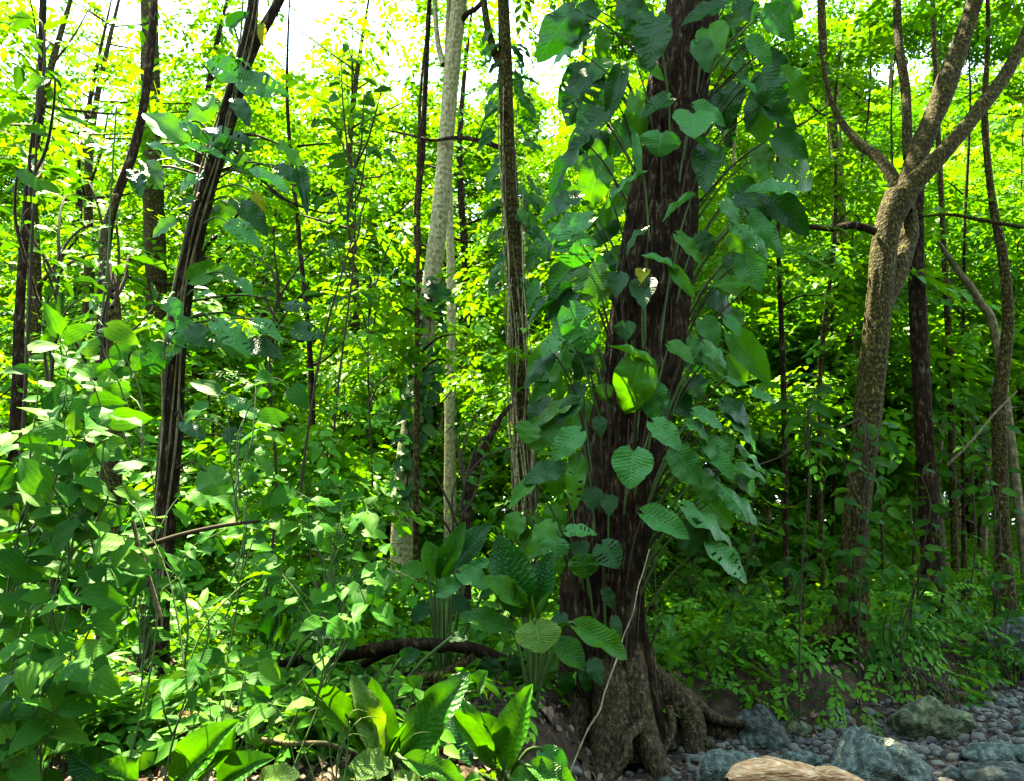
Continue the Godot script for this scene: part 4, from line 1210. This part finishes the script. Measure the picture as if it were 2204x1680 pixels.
func build_stream_bed() -> void:
	var shapes := []
	for i in 7:
		shapes.append(stone_mesh(70 + i * 13, 0.35, 1.0, 9))
	var big := [stone_mesh(501, 0.5, 1.0, 26, 0.2), stone_mesh(517, 0.45, 1.0, 26, 0.3), stone_mesh(533, 0.5, 1.0, 26, 0.15)]
	rock("boulder", "large blue grey boulder lit on its top in the stream bed", big[0], M.stone, 1885, 1665, 5.4, Vector3(0.40, 0.25, 0.32), 0.4)
	rock("mossy_boulder", "mossy slanting boulder against the bank beyond the big grey boulder", big[1], M.stone_mossy, 1990, 1555, 6.7, Vector3(0.36, 0.17, 0.26), 2.2)
	rock("bank_boulder", "dark upright boulder set in the bank between both big trees", big[2], M.stone_dark, 1640, 1590, 6.35, Vector3(0.24, 0.22, 0.2), 1.0)
	rock("pale_stone", "small pale blue stone beside the broken log end", shapes[0], M.stone, 1548, 1655, 5.2, Vector3(0.13, 0.12, 0.11), 0.3)
	rock("grey_stone", "flat grey stone behind the small pale blue stone", shapes[1], M.stone, 1590, 1640, 5.5, Vector3(0.14, 0.07, 0.11), 1.3)
	rock("flat_stone", "smooth flat grey stone right of the large boulder", shapes[2], M.stone, 2140, 1620, 5.9, Vector3(0.24, 0.09, 0.16), 0.1)
	rock("corner_stone", "rounded pale stone at the right picture edge", shapes[3], M.stone, 2225, 1625, 5.8, Vector3(0.16, 0.08, 0.14), 0.8)
	rock("dark_slab", "dark flat slab of rock in the bottom right corner", shapes[4], M.stone_dark, 2170, 1672, 5.2, Vector3(0.3, 0.08, 0.2), 2.0)
	rock("ledge_boulder", "dark boulder under the far right bank", big[1], M.stone_dark, 2185, 1450, 9.0, Vector3(0.6, 0.3, 0.4), 0.6)
	for i in 64:
		var z := rng.randf_range(4.6, 10.5)
		var x := rng.randf_range(0.6, 0.68 * z + 0.4)
		if bank(x, -z) > -0.12:
			continue
		var s := rng.randf_range(0.045, 0.15)
		var at := on_ground(x, -z) + Vector3(0, s * 0.2, 0)
		var o := top("stream_stone", pick(shapes), pick([M.stone, M.stone_dark, M.stone_mossy, M.stone]), told_apart("loose grey stream stone", at), "stone", at, "loose stones of the stream bed")
		o.basis = Basis(Vector3.UP, rng.randf() * TAU).scaled(Vector3(s, s * rng.randf_range(0.35, 0.6), s * rng.randf_range(0.7, 1.0)))
	for i in 60:
		var x := rng.randf_range(1.1, 6.0)
		var z := rng.randf_range(6.0, 10.0)
		var d := bank(x, -z)
		if absf(d + 0.1) > 0.16:
			continue
		var s := rng.randf_range(0.05, 0.13)
		var o := top("bank_stone", pick(shapes), pick([M.stone_dark, M.stone_mossy, M.stone_dark]), told_apart("dark bank stone", on_ground(x, -z)), "stone", on_ground(x, -z), "dark stones set in the bank")
		o.basis = Basis(Vector3.UP, rng.randf() * TAU).scaled(Vector3(s, s * 0.7, s * 0.8))
	# pebbles
	var mm_places := []
	while mm_places.size() < 9500:
		var z := rng.randf_range(3.6, 13.0)
		var x := rng.randf_range(-0.4, 0.72 * z + 0.5)
		if bank(x, -z) > -0.05 or (x < 1.2 and rng.randf() < 0.85):
			continue
		var s := 0.007 + 0.06 * pow(rng.randf(), 4.0)
		mm_places.append(Transform3D(Basis(Vector3.UP, rng.randf() * TAU).scaled(Vector3(s, s * rng.randf_range(0.3, 0.8), s * rng.randf_range(0.55, 1.0))), on_ground(x, -z) + Vector3(0, s * rng.randf_range(-0.15, 0.3), 0)))
	var t := Node3D.new()
	t.name = "pebbles"
	t.set_meta("kind", "stuff")
	t.set_meta("label", "small grey pebbles covering the stream bed")
	add_child(t)
	var f := foliage("pebbles", stone_mesh(909, 0.6, 1.0, 5, 0.1), mm_places, [Color(0.010, 0.010, 0.007), Color(0.058, 0.056, 0.038)], t)
	f.material_override = M.litter
	# broken log
	var lg := thing("broken_log", "broken orange brown log with a pale sunlit top at the bottom edge", "log", W(1680, 1670, 4.95))
	var o0 := lg.position
	part("wood", tube([W(1566, 1680, 4.85) - o0, W(1600, 1672, 4.88) - o0, W(1660, 1668, 4.92) - o0, W(1730, 1676, 4.95) - o0, W(1800, 1690, 5.0) - o0, W(1900, 1706, 5.0) - o0], [0.02, 0.08, 0.095, 0.075, 0.06, 0.04], 30, 70, 0.55), M.wood, lg)
	part("stub", tube([W(1760, 1668, 4.95) - o0, W(1800, 1668, 4.9) - o0, W(1860, 1690, 4.85) - o0], [0.05, 0.045, 0.03], 10, 14, 0.3), M.wood, lg)

func build_basal_plants() -> void:
	# [called, label, base px, py, z, rows in crop px, origin, scale]
	var E := Vector2(629.3, 1400.1)
	var F := Vector2(0, 1400.1)
	var C := Vector2(734.7, 1120.1)
	var plants := [
		["broad leaf plant with sunlit yellow green leaves, front centre by the giant trunk", 830, 1670, 4.0, E, 0.2855, [[600, 800, 165, 250, 150, 0.0, 0, "b"], [590, 790, 420, 430, 110, -0.05, 2, "y"], [650, 835, 530, 245, 165, 0.05, 1, "y"], [715, 830, 620, 285, 180, -0.08, 0, "b"], [840, 810, 1225, 215, 225, 0.0, 1, "m"], [740, 890, 480, 790, 165, 0.25, 3, "y"], [820, 812, 1290, 945, 130, 0.2, 1, "b"], [720, 840, 840, 580, 34, 0.0, 2, "b"], [840, 930, 920, 870, 90, 0.1, 0, "m"], [760, 960, 960, 990, 100, 0.25, 1, "y"], [560, 940, 380, 930, 70, 0.2, 1, "y"]]],
		["broad leaf plant with one tall upright leaf beside the giant trunk roots", 1082, 1690, 4.3, E, 0.2855, [[1590, 900, 1755, 330, 200, 0.1, 0, "b"], [1575, 790, 1450, 500, 100, 0.05, 2, "m"], [1510, 890, 1265, 345, 120, 0.1, 1, "b"], [1490, 860, 1250, 480, 110, 0.15, 0, "b"], [1420, 890, 1240, 500, 200, -0.1, 1, "d"], [1760, 860, 2150, 990, 130, 0.3, 1, "b"], [1640, 970, 1960, 940, 130, 0.3, 1, "b"], [1860, 730, 2050, 930, 150, 0.1, 0, "p"], [1300, 1000, 1400, 950, 60, 0.3, 0, "b"]]],
		["broad leaf plant rising from the bottom edge with one long ribbed leaf", 440, 1710, 3.3, F, 0.2855, [[1310, 1000, 1690, 585, 215, 0.1, 0, "b"], [1500, 1000, 1705, 775, 95, 0.12, 2, "m"], [1690, 950, 1745, 640, 110, 0.0, 0, "m"], [1640, 1010, 1975, 815, 175, 0.15, 0, "m"], [1940, 1010, 2160, 880, 150, 0.1, 1, "y"]]],
		["low broad leaf plant with two glossy leaves cut by the bottom edge", 250, 1700, 3.2, F, 0.2855, [[860, 1030, 562, 780, 200, 0.1, 0, "d"], [1030, 1000, 795, 845, 125, 0.15, 0, "b"], [900, 1060, 700, 960, 120, 0.2, 1, "m"]]],
		["broad leaf plant with a pale drooping leaf at the giant trunk", 1145, 1350, 5.3, C, 0.3333, [[1185, 625, 1035, 145, 215, 0.0, 0, "d"], [1195, 555, 965, 350, 120, 0.15, 1, "b"], [1250, 610, 1340, 240, 165, -0.05, 0, "d"], [1240, 645, 1230, 495, 24, 0.1, 2, "y"], [1270, 640, 1340, 470, 22, 0.1, 2, "b"], [1245, 640, 1290, 828, 210, 0.4, 0, "y"], [1470, 660, 1855, 825, 130, 0.3, 1, "b"], [1365, 765, 1555, 930, 130, 0.35, 0, "m"], [1110, 720, 815, 570, 120, 0.15, 1, "m"], [1330, 750, 1480, 660, 24, 0.2, 2, "m"], [1180, 620, 1120, 420, 60, 0.1, 2, "m"]]],
		["broad leaf plant with dark upright leaves in front of the pale trunk", 955, 1330, 5.7, C, 0.3333, [[640, 390, 775, 45, 110, 0.0, 0, "m"], [700, 340, 925, 45, 165, -0.1, 0, "d"], [610, 360, 565, 155, 120, 0.0, 0, "b"], [740, 330, 935, 385, 110, 0.3, 1, "p"], [600, 470, 748, 390, 95, 0.3, 1, "p"], [660, 380, 740, 220, 26, 0.1, 2, "b"], [560, 340, 410, 290, 90, 0.2, 1, "b"], [820, 320, 930, 250, 70, 0.1, 1, "p"], [900, 500, 990, 440, 80, 0.1, 0, "m"], [700, 500, 820, 560, 90, 0.1, 1, "d"], [560, 520, 470, 640, 80, 0.2, 1, "d"]]],
		["dark broad leaf plant in the shade below the leaning shrub twigs", 790, 1500, 4.9, C, 0.3333, [[60, 1180, 120, 990, 110, 0.0, 0, "d"], [430, 1140, 500, 1030, 120, 0.2, 0, "b"], [160, 1000, 20, 1140, 90, 0.1, 1, "d"], [380, 900, 470, 850, 90, 0.1, 1, "d"], [880, 1100, 920, 990, 110, 0.2, 0, "m"], [700, 760, 780, 740, 60, 0.1, 1, "d"]]],
		["broad leaf plant in the thicket below the sunlit shrub", 575, 1430, 5.0, Vector2(0, 1120), 0.3333, [[1720, 800, 1790, 560, 110, 0.0, 0, "d"], [1790, 780, 1850, 600, 90, 0.0, 0, "m"], [1840, 780, 2000, 690, 80, 0.1, 1, "b"], [1960, 1060, 2130, 900, 120, 0.0, 0, "d"], [2000, 740, 2200, 700, 90, 0.2, 1, "d"]]],
	]
	for p in plants:
		var base := W(p[1], p[2], p[3])
		base.y = height(base.x, base.z)
		var t := thing("broad_leaf_plant", p[0], "plant", base, "broad leaved plants along the bank")
		for e in p[6]:
			var o: Vector2 = p[4]
			var k: float = p[5]
			var b := W(o.x + e[0] * k, o.y + e[1] * k, p[3] - e[5])
			var tip := W(o.x + e[2] * k, o.y + e[3] * k, p[3] - e[5] - 0.08)
			tip += (tip - b) * 0.12
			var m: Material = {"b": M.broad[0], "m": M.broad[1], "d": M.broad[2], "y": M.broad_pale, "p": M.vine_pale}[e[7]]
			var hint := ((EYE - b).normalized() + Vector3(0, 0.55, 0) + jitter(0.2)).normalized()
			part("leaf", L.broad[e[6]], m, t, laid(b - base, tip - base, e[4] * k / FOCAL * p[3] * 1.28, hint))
			part("stalk", tube([Vector3(0, -0.02, 0) + jitter(0.02), Vector3.ZERO.lerp(b - base, 0.6) + Vector3(0, 0.05, 0), b - base, (b - base).lerp(tip - base, 0.12)], [0.014, 0.011, 0.009, 0.005], 7, 10), M.stem, t)

func px_tips(list: Array, z: float, dz := 0.4) -> Array:
	var out := []
	for p in list:
		out.append(W(p[0], p[1], z + rng.randf_range(-dz, dz)))
	return out

func build_shrubs() -> void:
	# heart leaved shrubs of the left foreground: label, base px, z, tips
	var pipers := [
		["heart leaved shrub whose pale shoots reach the left picture edge", -60, 3.3, [[40, 1010], [110, 880], [60, 760], [20, 1150], [150, 1060], [30, 1290], [120, 1240]], 0.15],
		["heart leaved shrub with a big pale leaf pair, second from the left edge", 150, 3.2, [[150, 1030], [240, 900], [90, 940], [200, 820], [260, 1150], [60, 1420], [180, 1330]], 0.15],
		["tall heart leaved shrub before the leaning trunk", 300, 3.7, [[330, 850], [220, 700], [300, 920], [380, 1000], [280, 1060], [420, 1080], [240, 800]], 0.15],
		["heart leaved shrub spreading right of the leaning trunk", 470, 3.9, [[450, 860], [560, 800], [480, 950], [590, 920], [520, 1040], [620, 830], [560, 1100]], 0.15],
		["sunlit heart leaved shrub arching towards the pale trunk", 600, 4.0, [[700, 1080], [790, 1100], [830, 1160], [620, 1040], [740, 1180], [870, 1190], [660, 1130]], 0.15],
		["heart leaved shrub hanging over the dark hollow", 640, 3.9, [[870, 1340], [800, 1300], [720, 1260], [760, 1420], [690, 1340], [620, 1240], [840, 1260]], 0.15],
		["low heart leaved shrub with scattered bright leaves at lower left", 380, 3.5, [[400, 1310], [320, 1180], [480, 1230], [540, 1330], [430, 1420], [350, 1290], [560, 1240]], 0.14],
		["heart leaved shrub above the fallen log", 520, 3.6, [[520, 1500], [600, 1470], [450, 1500], [560, 1420], [630, 1400], [480, 1400], [610, 1540]], 0.14],
		["heart leaved shrub with dark leaves against the sunlit clearing", 60, 3.1, [[110, 1480], [40, 1440], [160, 1280], [20, 1600], [100, 1300], [200, 1450]], 0.15],
		["heart leaved shrub tucked behind the leaning trunk foot", 330, 4.6, [[260, 1240], [330, 1120], [430, 1180], [200, 1160], [390, 1260], [140, 1130]], 0.14],
		["heart leaved shrub behind the arching sunlit shrub", 720, 5.0, [[560, 1180], [640, 1090], [900, 1180], [820, 1060], [700, 1010], [760, 1230], [600, 1290]], 0.14],
	]
	for e in pipers:
		var b := W(e[1], 1200, e[2])
		b.y = height(b.x, b.z)
		var more: Array = e[3].duplicate()
		for q in e[3]:
			more.append([q[0] + rng.randf_range(-70, 70), q[1] + rng.randf_range(-50, 90)])
		shrub("heart_leaf_shrub", e[0], "shrub", "heart leaved shrubs of the near thicket", b, px_tips(more, e[2]), L.heart, M.piper, e[4] * 0.9, 0.66, 0.055, 0.36, 0.45, 0.005, M.stem)
	# broad sapling sprays higher on the left
	var sprays := [
		["tall sapling with lime green leaves in the top left corner", 20, 5.2, [[70, 40], [40, 130], [120, 170], [60, 250], [140, 330], [30, 360], [110, 90]], 0.20],
		["sapling with layered bright leaves along the left edge", 90, 5.6, [[60, 450], [150, 420], [200, 480], [20, 520], [110, 560], [230, 560], [70, 640], [180, 640]], 0.17],
		["sapling with drooping green leaves before the broad brown trunk", 230, 5.0, [[250, 500], [310, 560], [180, 390], [330, 650], [260, 700], [140, 700], [220, 610]], 0.16],
		["sapling rising between leaning trunk and its right hand branch", 560, 6.8, [[600, 520], [660, 600], [560, 620], [520, 560], [620, 690], [700, 520], [570, 720]], 0.16],
		["tall loose sapling under the bright sky gap", 720, 8.0, [[740, 120], [800, 200], [700, 260], [820, 320], [760, 380], [690, 420], [850, 140], [790, 480], [720, 520]], 0.20],
		["sapling with hanging leaves left of the pale smooth trunk", 800, 9.0, [[780, 560], [840, 640], [740, 640], [800, 720], [860, 480], [830, 820], [700, 700]], 0.20],
		["sapling with dark leaves below the crooked stem", 960, 7.2, [[960, 930], [1010, 900], [1080, 920], [930, 1010], [1050, 1000], [990, 1060], [1120, 960], [900, 1080]], 0.15],
		["bushy sapling in the shadow left of the giant trunk", 1120, 7.2, [[1180, 1000], [1140, 1080], [1200, 1110], [1080, 1090], [1160, 900], [1120, 1150]], 0.15],
	]
	for e in sprays:
		var b := W(e[1], 1200, e[2])
		b.y = height(b.x, b.z)
		shrub("lush_sapling", e[0], "sapling", "large leaved saplings of the left thicket", b, px_tips(e[3], e[2], 0.6), L.plain + L.oval, M.sapling, e[4], 0.42, 0.11, 0.4, 0.35, 0.014, M.twig)
	# right thicket
	var rights := [
		["grey green whorled shoot leaning out right of the giant trunk", 1700, 6.6, [[1735, 850], [1700, 820], [1780, 830]], 0.24, 1],
		["long leaved shoot beside the whorled grey green shoot", 1830, 6.9, [[1850, 890], [1910, 940], [1800, 960], [1870, 870]], 0.20, 1],
		["rounded shrub right behind the giant trunk", 1560, 8.2, [[1600, 1080], [1660, 1010], [1560, 1150], [1690, 1120], [1620, 1200], [1700, 1220], [1540, 1240]], 0.15, 0],
		["shrub with bright three leaf shoots beside the forked tree foot", 1700, 7.6, [[1690, 1200], [1740, 1240], [1650, 1260], [1720, 1300], [1600, 1290], [1770, 1180]], 0.14, 0],
		["dense green shrub right of the forked tree trunk", 1950, 8.0, [[1930, 1080], [1990, 1010], [2040, 1090], [1960, 1160], [2090, 1150], [1920, 1220], [2030, 1230]], 0.15, 0],
		["shrub with light green leaves near the right edge", 2120, 8.4, [[2120, 1040], [2180, 1100], [2080, 960], [2200, 1200], [2140, 1230], [2060, 1200], [2200, 980]], 0.15, 0],
		["overhanging shrub on the far right bank", 2160, 8.2, [[2100, 1320], [2180, 1340], [2040, 1300], [2200, 1270], [2130, 1390], [2210, 1400], [2000, 1350]], 0.13, 0],
		["compound leaved shrub against the forked tree trunk", 1900, 7.3, [[1960, 1240], [1920, 1290], [1990, 1290], [1900, 1340], [1950, 1350]], 0.15, 1],
		["dark low shrub on the bank between both big trees", 1560, 7.0, [[1500, 1370], [1560, 1400], [1620, 1420], [1480, 1430], [1660, 1370], [1580, 1470], [1690, 1450]], 0.11, 1],
		["dark leaved shrub rooted on the bank below the forked tree", 1720, 7.2, [[1690, 1480], [1740, 1440], [1640, 1490], [1760, 1500], [1710, 1540], [1600, 1520]], 0.10, 1],
		["leafy shrub in the gap behind the giant trunk", 1480, 9.0, [[1480, 1180], [1530, 1060], [1440, 1260], [1560, 980], [1500, 1300], [1640, 940]], 0.17, 0],
		["fine shrub behind the right stream bend", 2060, 9.4, [[2010, 900], [2080, 860], [2160, 840], [2200, 900], [2030, 980], [2130, 920]], 0.16, 0],
	]
	for e in rights:
		var b := W(e[1], 1250, e[2])
		b.y = height(b.x, b.z)
		if e[5] == 0:
			shrub("thicket_shrub", e[0], "shrub", "green shrubs of the right thicket", b, px_tips(e[3], e[2], 0.5), L.heart + L.oval, M.herb, e[4], 0.6, 0.10, 0.3, 0.4, 0.009, M.twig)
		else:
			shrub("bank_shrub", e[0], "shrub", "narrow leaved shrubs of the right thicket", b, px_tips(e[3], e[2], 0.3), L.plain, M.herb, e[4], 0.36, 0.07, 0.4, 0.4, 0.008, M.twig)

func strand(called: String, label: String, category: String, rows: Array, radii: Array, m: Material, group := "", n := 30) -> void:
	var o := W(rows[0][0], rows[0][1], rows[0][2])
	var p := []
	for e in rows:
		p.append(W(e[0], e[1], e[2]) - o)
	top(called, tube(p, radii, 7, n, 0.12), m, label, category, o, group)

func build_small_things() -> void:
	strand("hanging_root", "long pale root hanging across the giant trunk foot", "root", [[1398, 1180, 5.6], [1386, 1225, 5.58], [1374, 1262, 5.55], [1362, 1320, 5.52], [1343, 1366, 5.5], [1330, 1410, 5.42], [1302, 1488, 5.3], [1290, 1530, 5.25], [1262, 1576, 5.2], [1215, 1690, 5.0]], [0.0035, 0.0045, 0.004, 0.0055, 0.005, 0.006, 0.004], M.bark_pale, "", 60)
	strand("dangling_cord", "thin twin cord root hanging right of the giant trunk", "root", [[1405, 1150, 6.0], [1412, 1280, 6.0], [1410, 1400, 6.0], [1416, 1520, 6.0]], [0.003, 0.004, 0.002], M.bark_grey)
	strand("hairline_root", "hairline root hanging beside the twin cord root", "root", [[1380, 1260, 5.9], [1372, 1400, 5.9], [1376, 1560, 5.9]], [0.002, 0.003, 0.002], M.bark_grey)
	strand("slack_liana", "slender green liana rising past the sky gap on the left", "liana", [[215, 700, 5.0], [232, 560, 5.0], [238, 420, 5.0], [250, 230, 5.0]], [0.008, 0.007, 0.005], M.stem)
	strand("slanting_liana", "thin slanting liana between leaning tree and pale tree", "liana", [[640, 1130, 6.2], [655, 980, 6.2], [690, 760, 6.2], [735, 590, 6.2], [790, 420, 6.3]], [0.012, 0.011, 0.009, 0.006], M.twig)
	strand("fallen_branch", "mossy fallen branch lying behind the hanging heart leaved shrub", "branch", [[600, 1425, 5.2], [700, 1415, 5.2], [790, 1400, 5.25], [880, 1385, 5.3], [960, 1395, 5.4]], [0.03, 0.04, 0.045, 0.04, 0.03], M.bark_dark)
	strand("fallen_log", "thick dark fallen log below the low heart leaved shrub", "log", [[380, 1560, 4.2], [470, 1545, 4.3], [560, 1565, 4.4], [650, 1535, 4.6], [740, 1500, 4.8]], [0.06, 0.075, 0.07, 0.075, 0.06], M.log_bark)
	strand("bare_stick", "bare grey stick in the bottom hollow", "stick", [[560, 1590, 4.0], [620, 1600, 4.0], [700, 1600, 4.1], [780, 1625, 4.1]], [0.012, 0.014, 0.012, 0.008], M.bark_grey)
	strand("mossy_root", "short mossy root knuckle left of the giant trunk", "root", [[895, 1450, 5.2], [930, 1460, 5.15], [975, 1440, 5.2], [1020, 1410, 5.3]], [0.035, 0.04, 0.035, 0.02], M.bark_brown)
	strand("dark_arch_root", "dark arching root in the shade between the two broad leaf plants", "root", [[780, 1430, 5.4], [850, 1395, 5.3], [930, 1385, 5.4], [1030, 1400, 5.6], [1120, 1440, 5.7]], [0.025, 0.035, 0.04, 0.045, 0.05], M.bark_dark)
	strand("near_stem", "bare zigzag shrub stem left of the leaning trunk foot", "stem", [[285, 1120, 3.6], [300, 1180, 3.6], [322, 1250, 3.6], [345, 1330, 3.6]], [0.009, 0.01, 0.012], M.bark_grey)
	strand("crossing_stem", "long twig crossing in front of the leaning trunk foot", "stem", [[230, 1190, 3.8], [300, 1178, 3.8], [390, 1150, 3.8], [480, 1130, 3.8], [560, 1120, 3.9]], [0.012, 0.013, 0.011, 0.008], M.twig)
	strand("right_twig", "thin arching twig under the whorled grey green shoot", "twig", [[1480, 1010, 6.5], [1580, 1010, 6.5], [1660, 990, 6.6], [1740, 950, 6.6], [1850, 900, 6.8]], [0.008, 0.008, 0.007, 0.006], M.twig)
	strand("far_branch", "bare branch slanting through the right thicket", "branch", [[2204, 490, 9.0], [2120, 475, 9.1], [2040, 462, 9.2], [1960, 470, 9.3]], [0.025, 0.025, 0.02, 0.012], M.bark_brown)
	strand("dead_branch", "pale broken branch leaning near the spotted trunk", "branch", [[2040, 1000, 8.4], [2090, 950, 8.4], [2140, 890, 8.5], [2190, 840, 8.6]], [0.014, 0.014, 0.012, 0.007], M.bark_grey)
	var yl := W(1977, 1497, 7.0)
	tag(part(numbered("yellow_leaf"), L.oval[0], M.yellow, self, laid(yl, yl + Vector3(0.02, -0.075, 0.02), 0.07, Vector3(0, 0.3, 1))), "small bright yellow leaf hanging above the stream stones", "leaf")
	var y2 := W(2085, 1655, 5.4)
	y2.y = maxf(y2.y, height(y2.x, y2.z) + 0.05)
	tag(part(numbered("yellow_leaf"), L.plain[0], M.yellow, self, laid(y2, y2 + Vector3(0.17, 0.02, -0.03), 0.04, Vector3.UP)), "narrow yellow leaf fallen on the dark slab", "leaf")
	var rl := W(780, 1660, 4.05)
	rl.y = height(rl.x, rl.z) + 0.03
	tag(part(numbered("dead_leaf"), L.broad[1], M.brown, self, laid(rl, W(805, 1590, 4.0), 0.09, Vector3(0, 0.3, 1))), "reddish brown dead leaf standing behind the sunlit broad leaf plant", "leaf")

func build_ground_cover() -> void:
	# low herbs: individuals near the camera
	var spots := []
	for i in 400:
		if spots.size() >= 74:
			break
		var z := rng.randf_range(3.3, 8.5)
		var x := rng.randf_range(-0.72 * z, 0.3 * z + 0.6)
		if bank(x, -z) < 0.25 or Vector2(x - 0.75, z - 6.15).length() < 0.55:
			continue
		spots.append(Vector2(x, -z))
	for s in spots:
		var base := on_ground(s.x, s.y)
		var tips := []
		for k in 3:
			tips.append(base + Vector3(rng.randf_range(-0.22, 0.22), rng.randf_range(0.16, 0.42), rng.randf_range(-0.15, 0.22)))
		shrub("forest_herb", told_apart("low leafy herb", base), "herb", "low herbs of the forest floor", base, tips, [L.heart, L.plain, L.oval][rng.randi() % 3], M.herb, rng.randf_range(0.07, 0.12), 0.5, 0.06, 0.3, 0.3, 0.004)
	for i in 60:
		var x := rng.randf_range(1.2, 6.5)
		var z := rng.randf_range(6.2, 10.5)
		var d := bank(x, -z)
		if d < -0.12 or d > 0.35:
			continue
		var base := on_ground(x, -z)
		var tips := []
		for k in 3:
			tips.append(base + Vector3(rng.randf_range(-0.25, 0.25), rng.randf_range(0.02, 0.3), rng.randf_range(0.05, 0.3)))
		shrub("bank_herb", told_apart("small bank herb", base), "herb", "small herbs on the bank face", base, tips, [L.heart, L.plain][i % 2], M.herb, rng.randf_range(0.07, 0.11), 0.5, 0.055, 0.25, 0.4, 0.003)
	# mass of undergrowth farther off
	var t := Node3D.new()
	t.name = "undergrowth"
	t.set_meta("kind", "stuff")
	t.set_meta("label", "dense low green undergrowth covering the forest floor")
	add_child(t)
	var lists := [[], [], [], []]
	for i in 9000:
		var z := 4.2 + 24.0 * pow(rng.randf(), 1.5)
		var x := rng.randf_range(-1, 1) * (0.72 * z + 0.6)
		if bank(x, -z) < -0.1:
			continue
		var g := height(x, -z)
		var p := Vector3(x, g + 0.05 + 0.55 * rng.randf() * clampf(z / 9.0, 0.3, 1.6), -z)
		if not overgrown(p):
			lists[rng.randi() % (3 if x > 0.5 else 4)].append(sprig_at(p, (0.75 if x < 0.5 else 0.62) + z * 0.02, 0.7))
	for i in 1500:
		var z := rng.randf_range(6.2, 12.0)
		var x := rng.randf_range(1.0, 0.7 * z + 0.8)
		var d := bank(x, -z)
		if d < -0.2 or d > 0.7:
			continue
		var p := Vector3(x, height(x, -z) + rng.randf_range(0.02, 0.28), -z)
		if not overgrown(p + Vector3(0, 0.05, 0)):
			lists[rng.randi() % 3].append(sprig_at(p, 0.62, 0.9))
	for i in 4:
		foliage("foliage", [L.small[0], L.mid[0], L.mid[1], L.whorl[0]][i], lists[i], [Color(0.035, 0.14, 0.010), Color(0.08, 0.23, 0.012)], t)
	# fallen leaves
	var litter := []
	while litter.size() < 8000:
		var z := 3.0 + 10.0 * rng.randf()
		var x := rng.randf_range(-1, 1) * (0.72 * z + 0.4)
		if bank(x, -z) < -0.3 and rng.randf() < 0.8:
			continue
		var s := rng.randf_range(0.05, 0.12)
		var b := Basis(Vector3.UP, rng.randf() * TAU) * Basis(Vector3.RIGHT, rng.randf_range(-0.5, 0.5)) * Basis(Vector3.BACK, rng.randf_range(-0.5, 0.5))
		litter.append(Transform3D(b.scaled(Vector3(s * 0.5, s, s)), on_ground(x, -z) + Vector3(0, 0.015 + rng.randf() * 0.02, 0)))
	var lt := Node3D.new()
	lt.name = "leaf_litter"
	lt.set_meta("kind", "stuff")
	lt.set_meta("label", "brown fallen leaves scattered over the soil")
	add_child(lt)
	foliage("litter", leaf("lance", 4, 1, 0.3, 0.8, 0.05, 990), litter, [Color(0.035, 0.018, 0.008), Color(0.13, 0.075, 0.032)], lt).material_override = M.litter
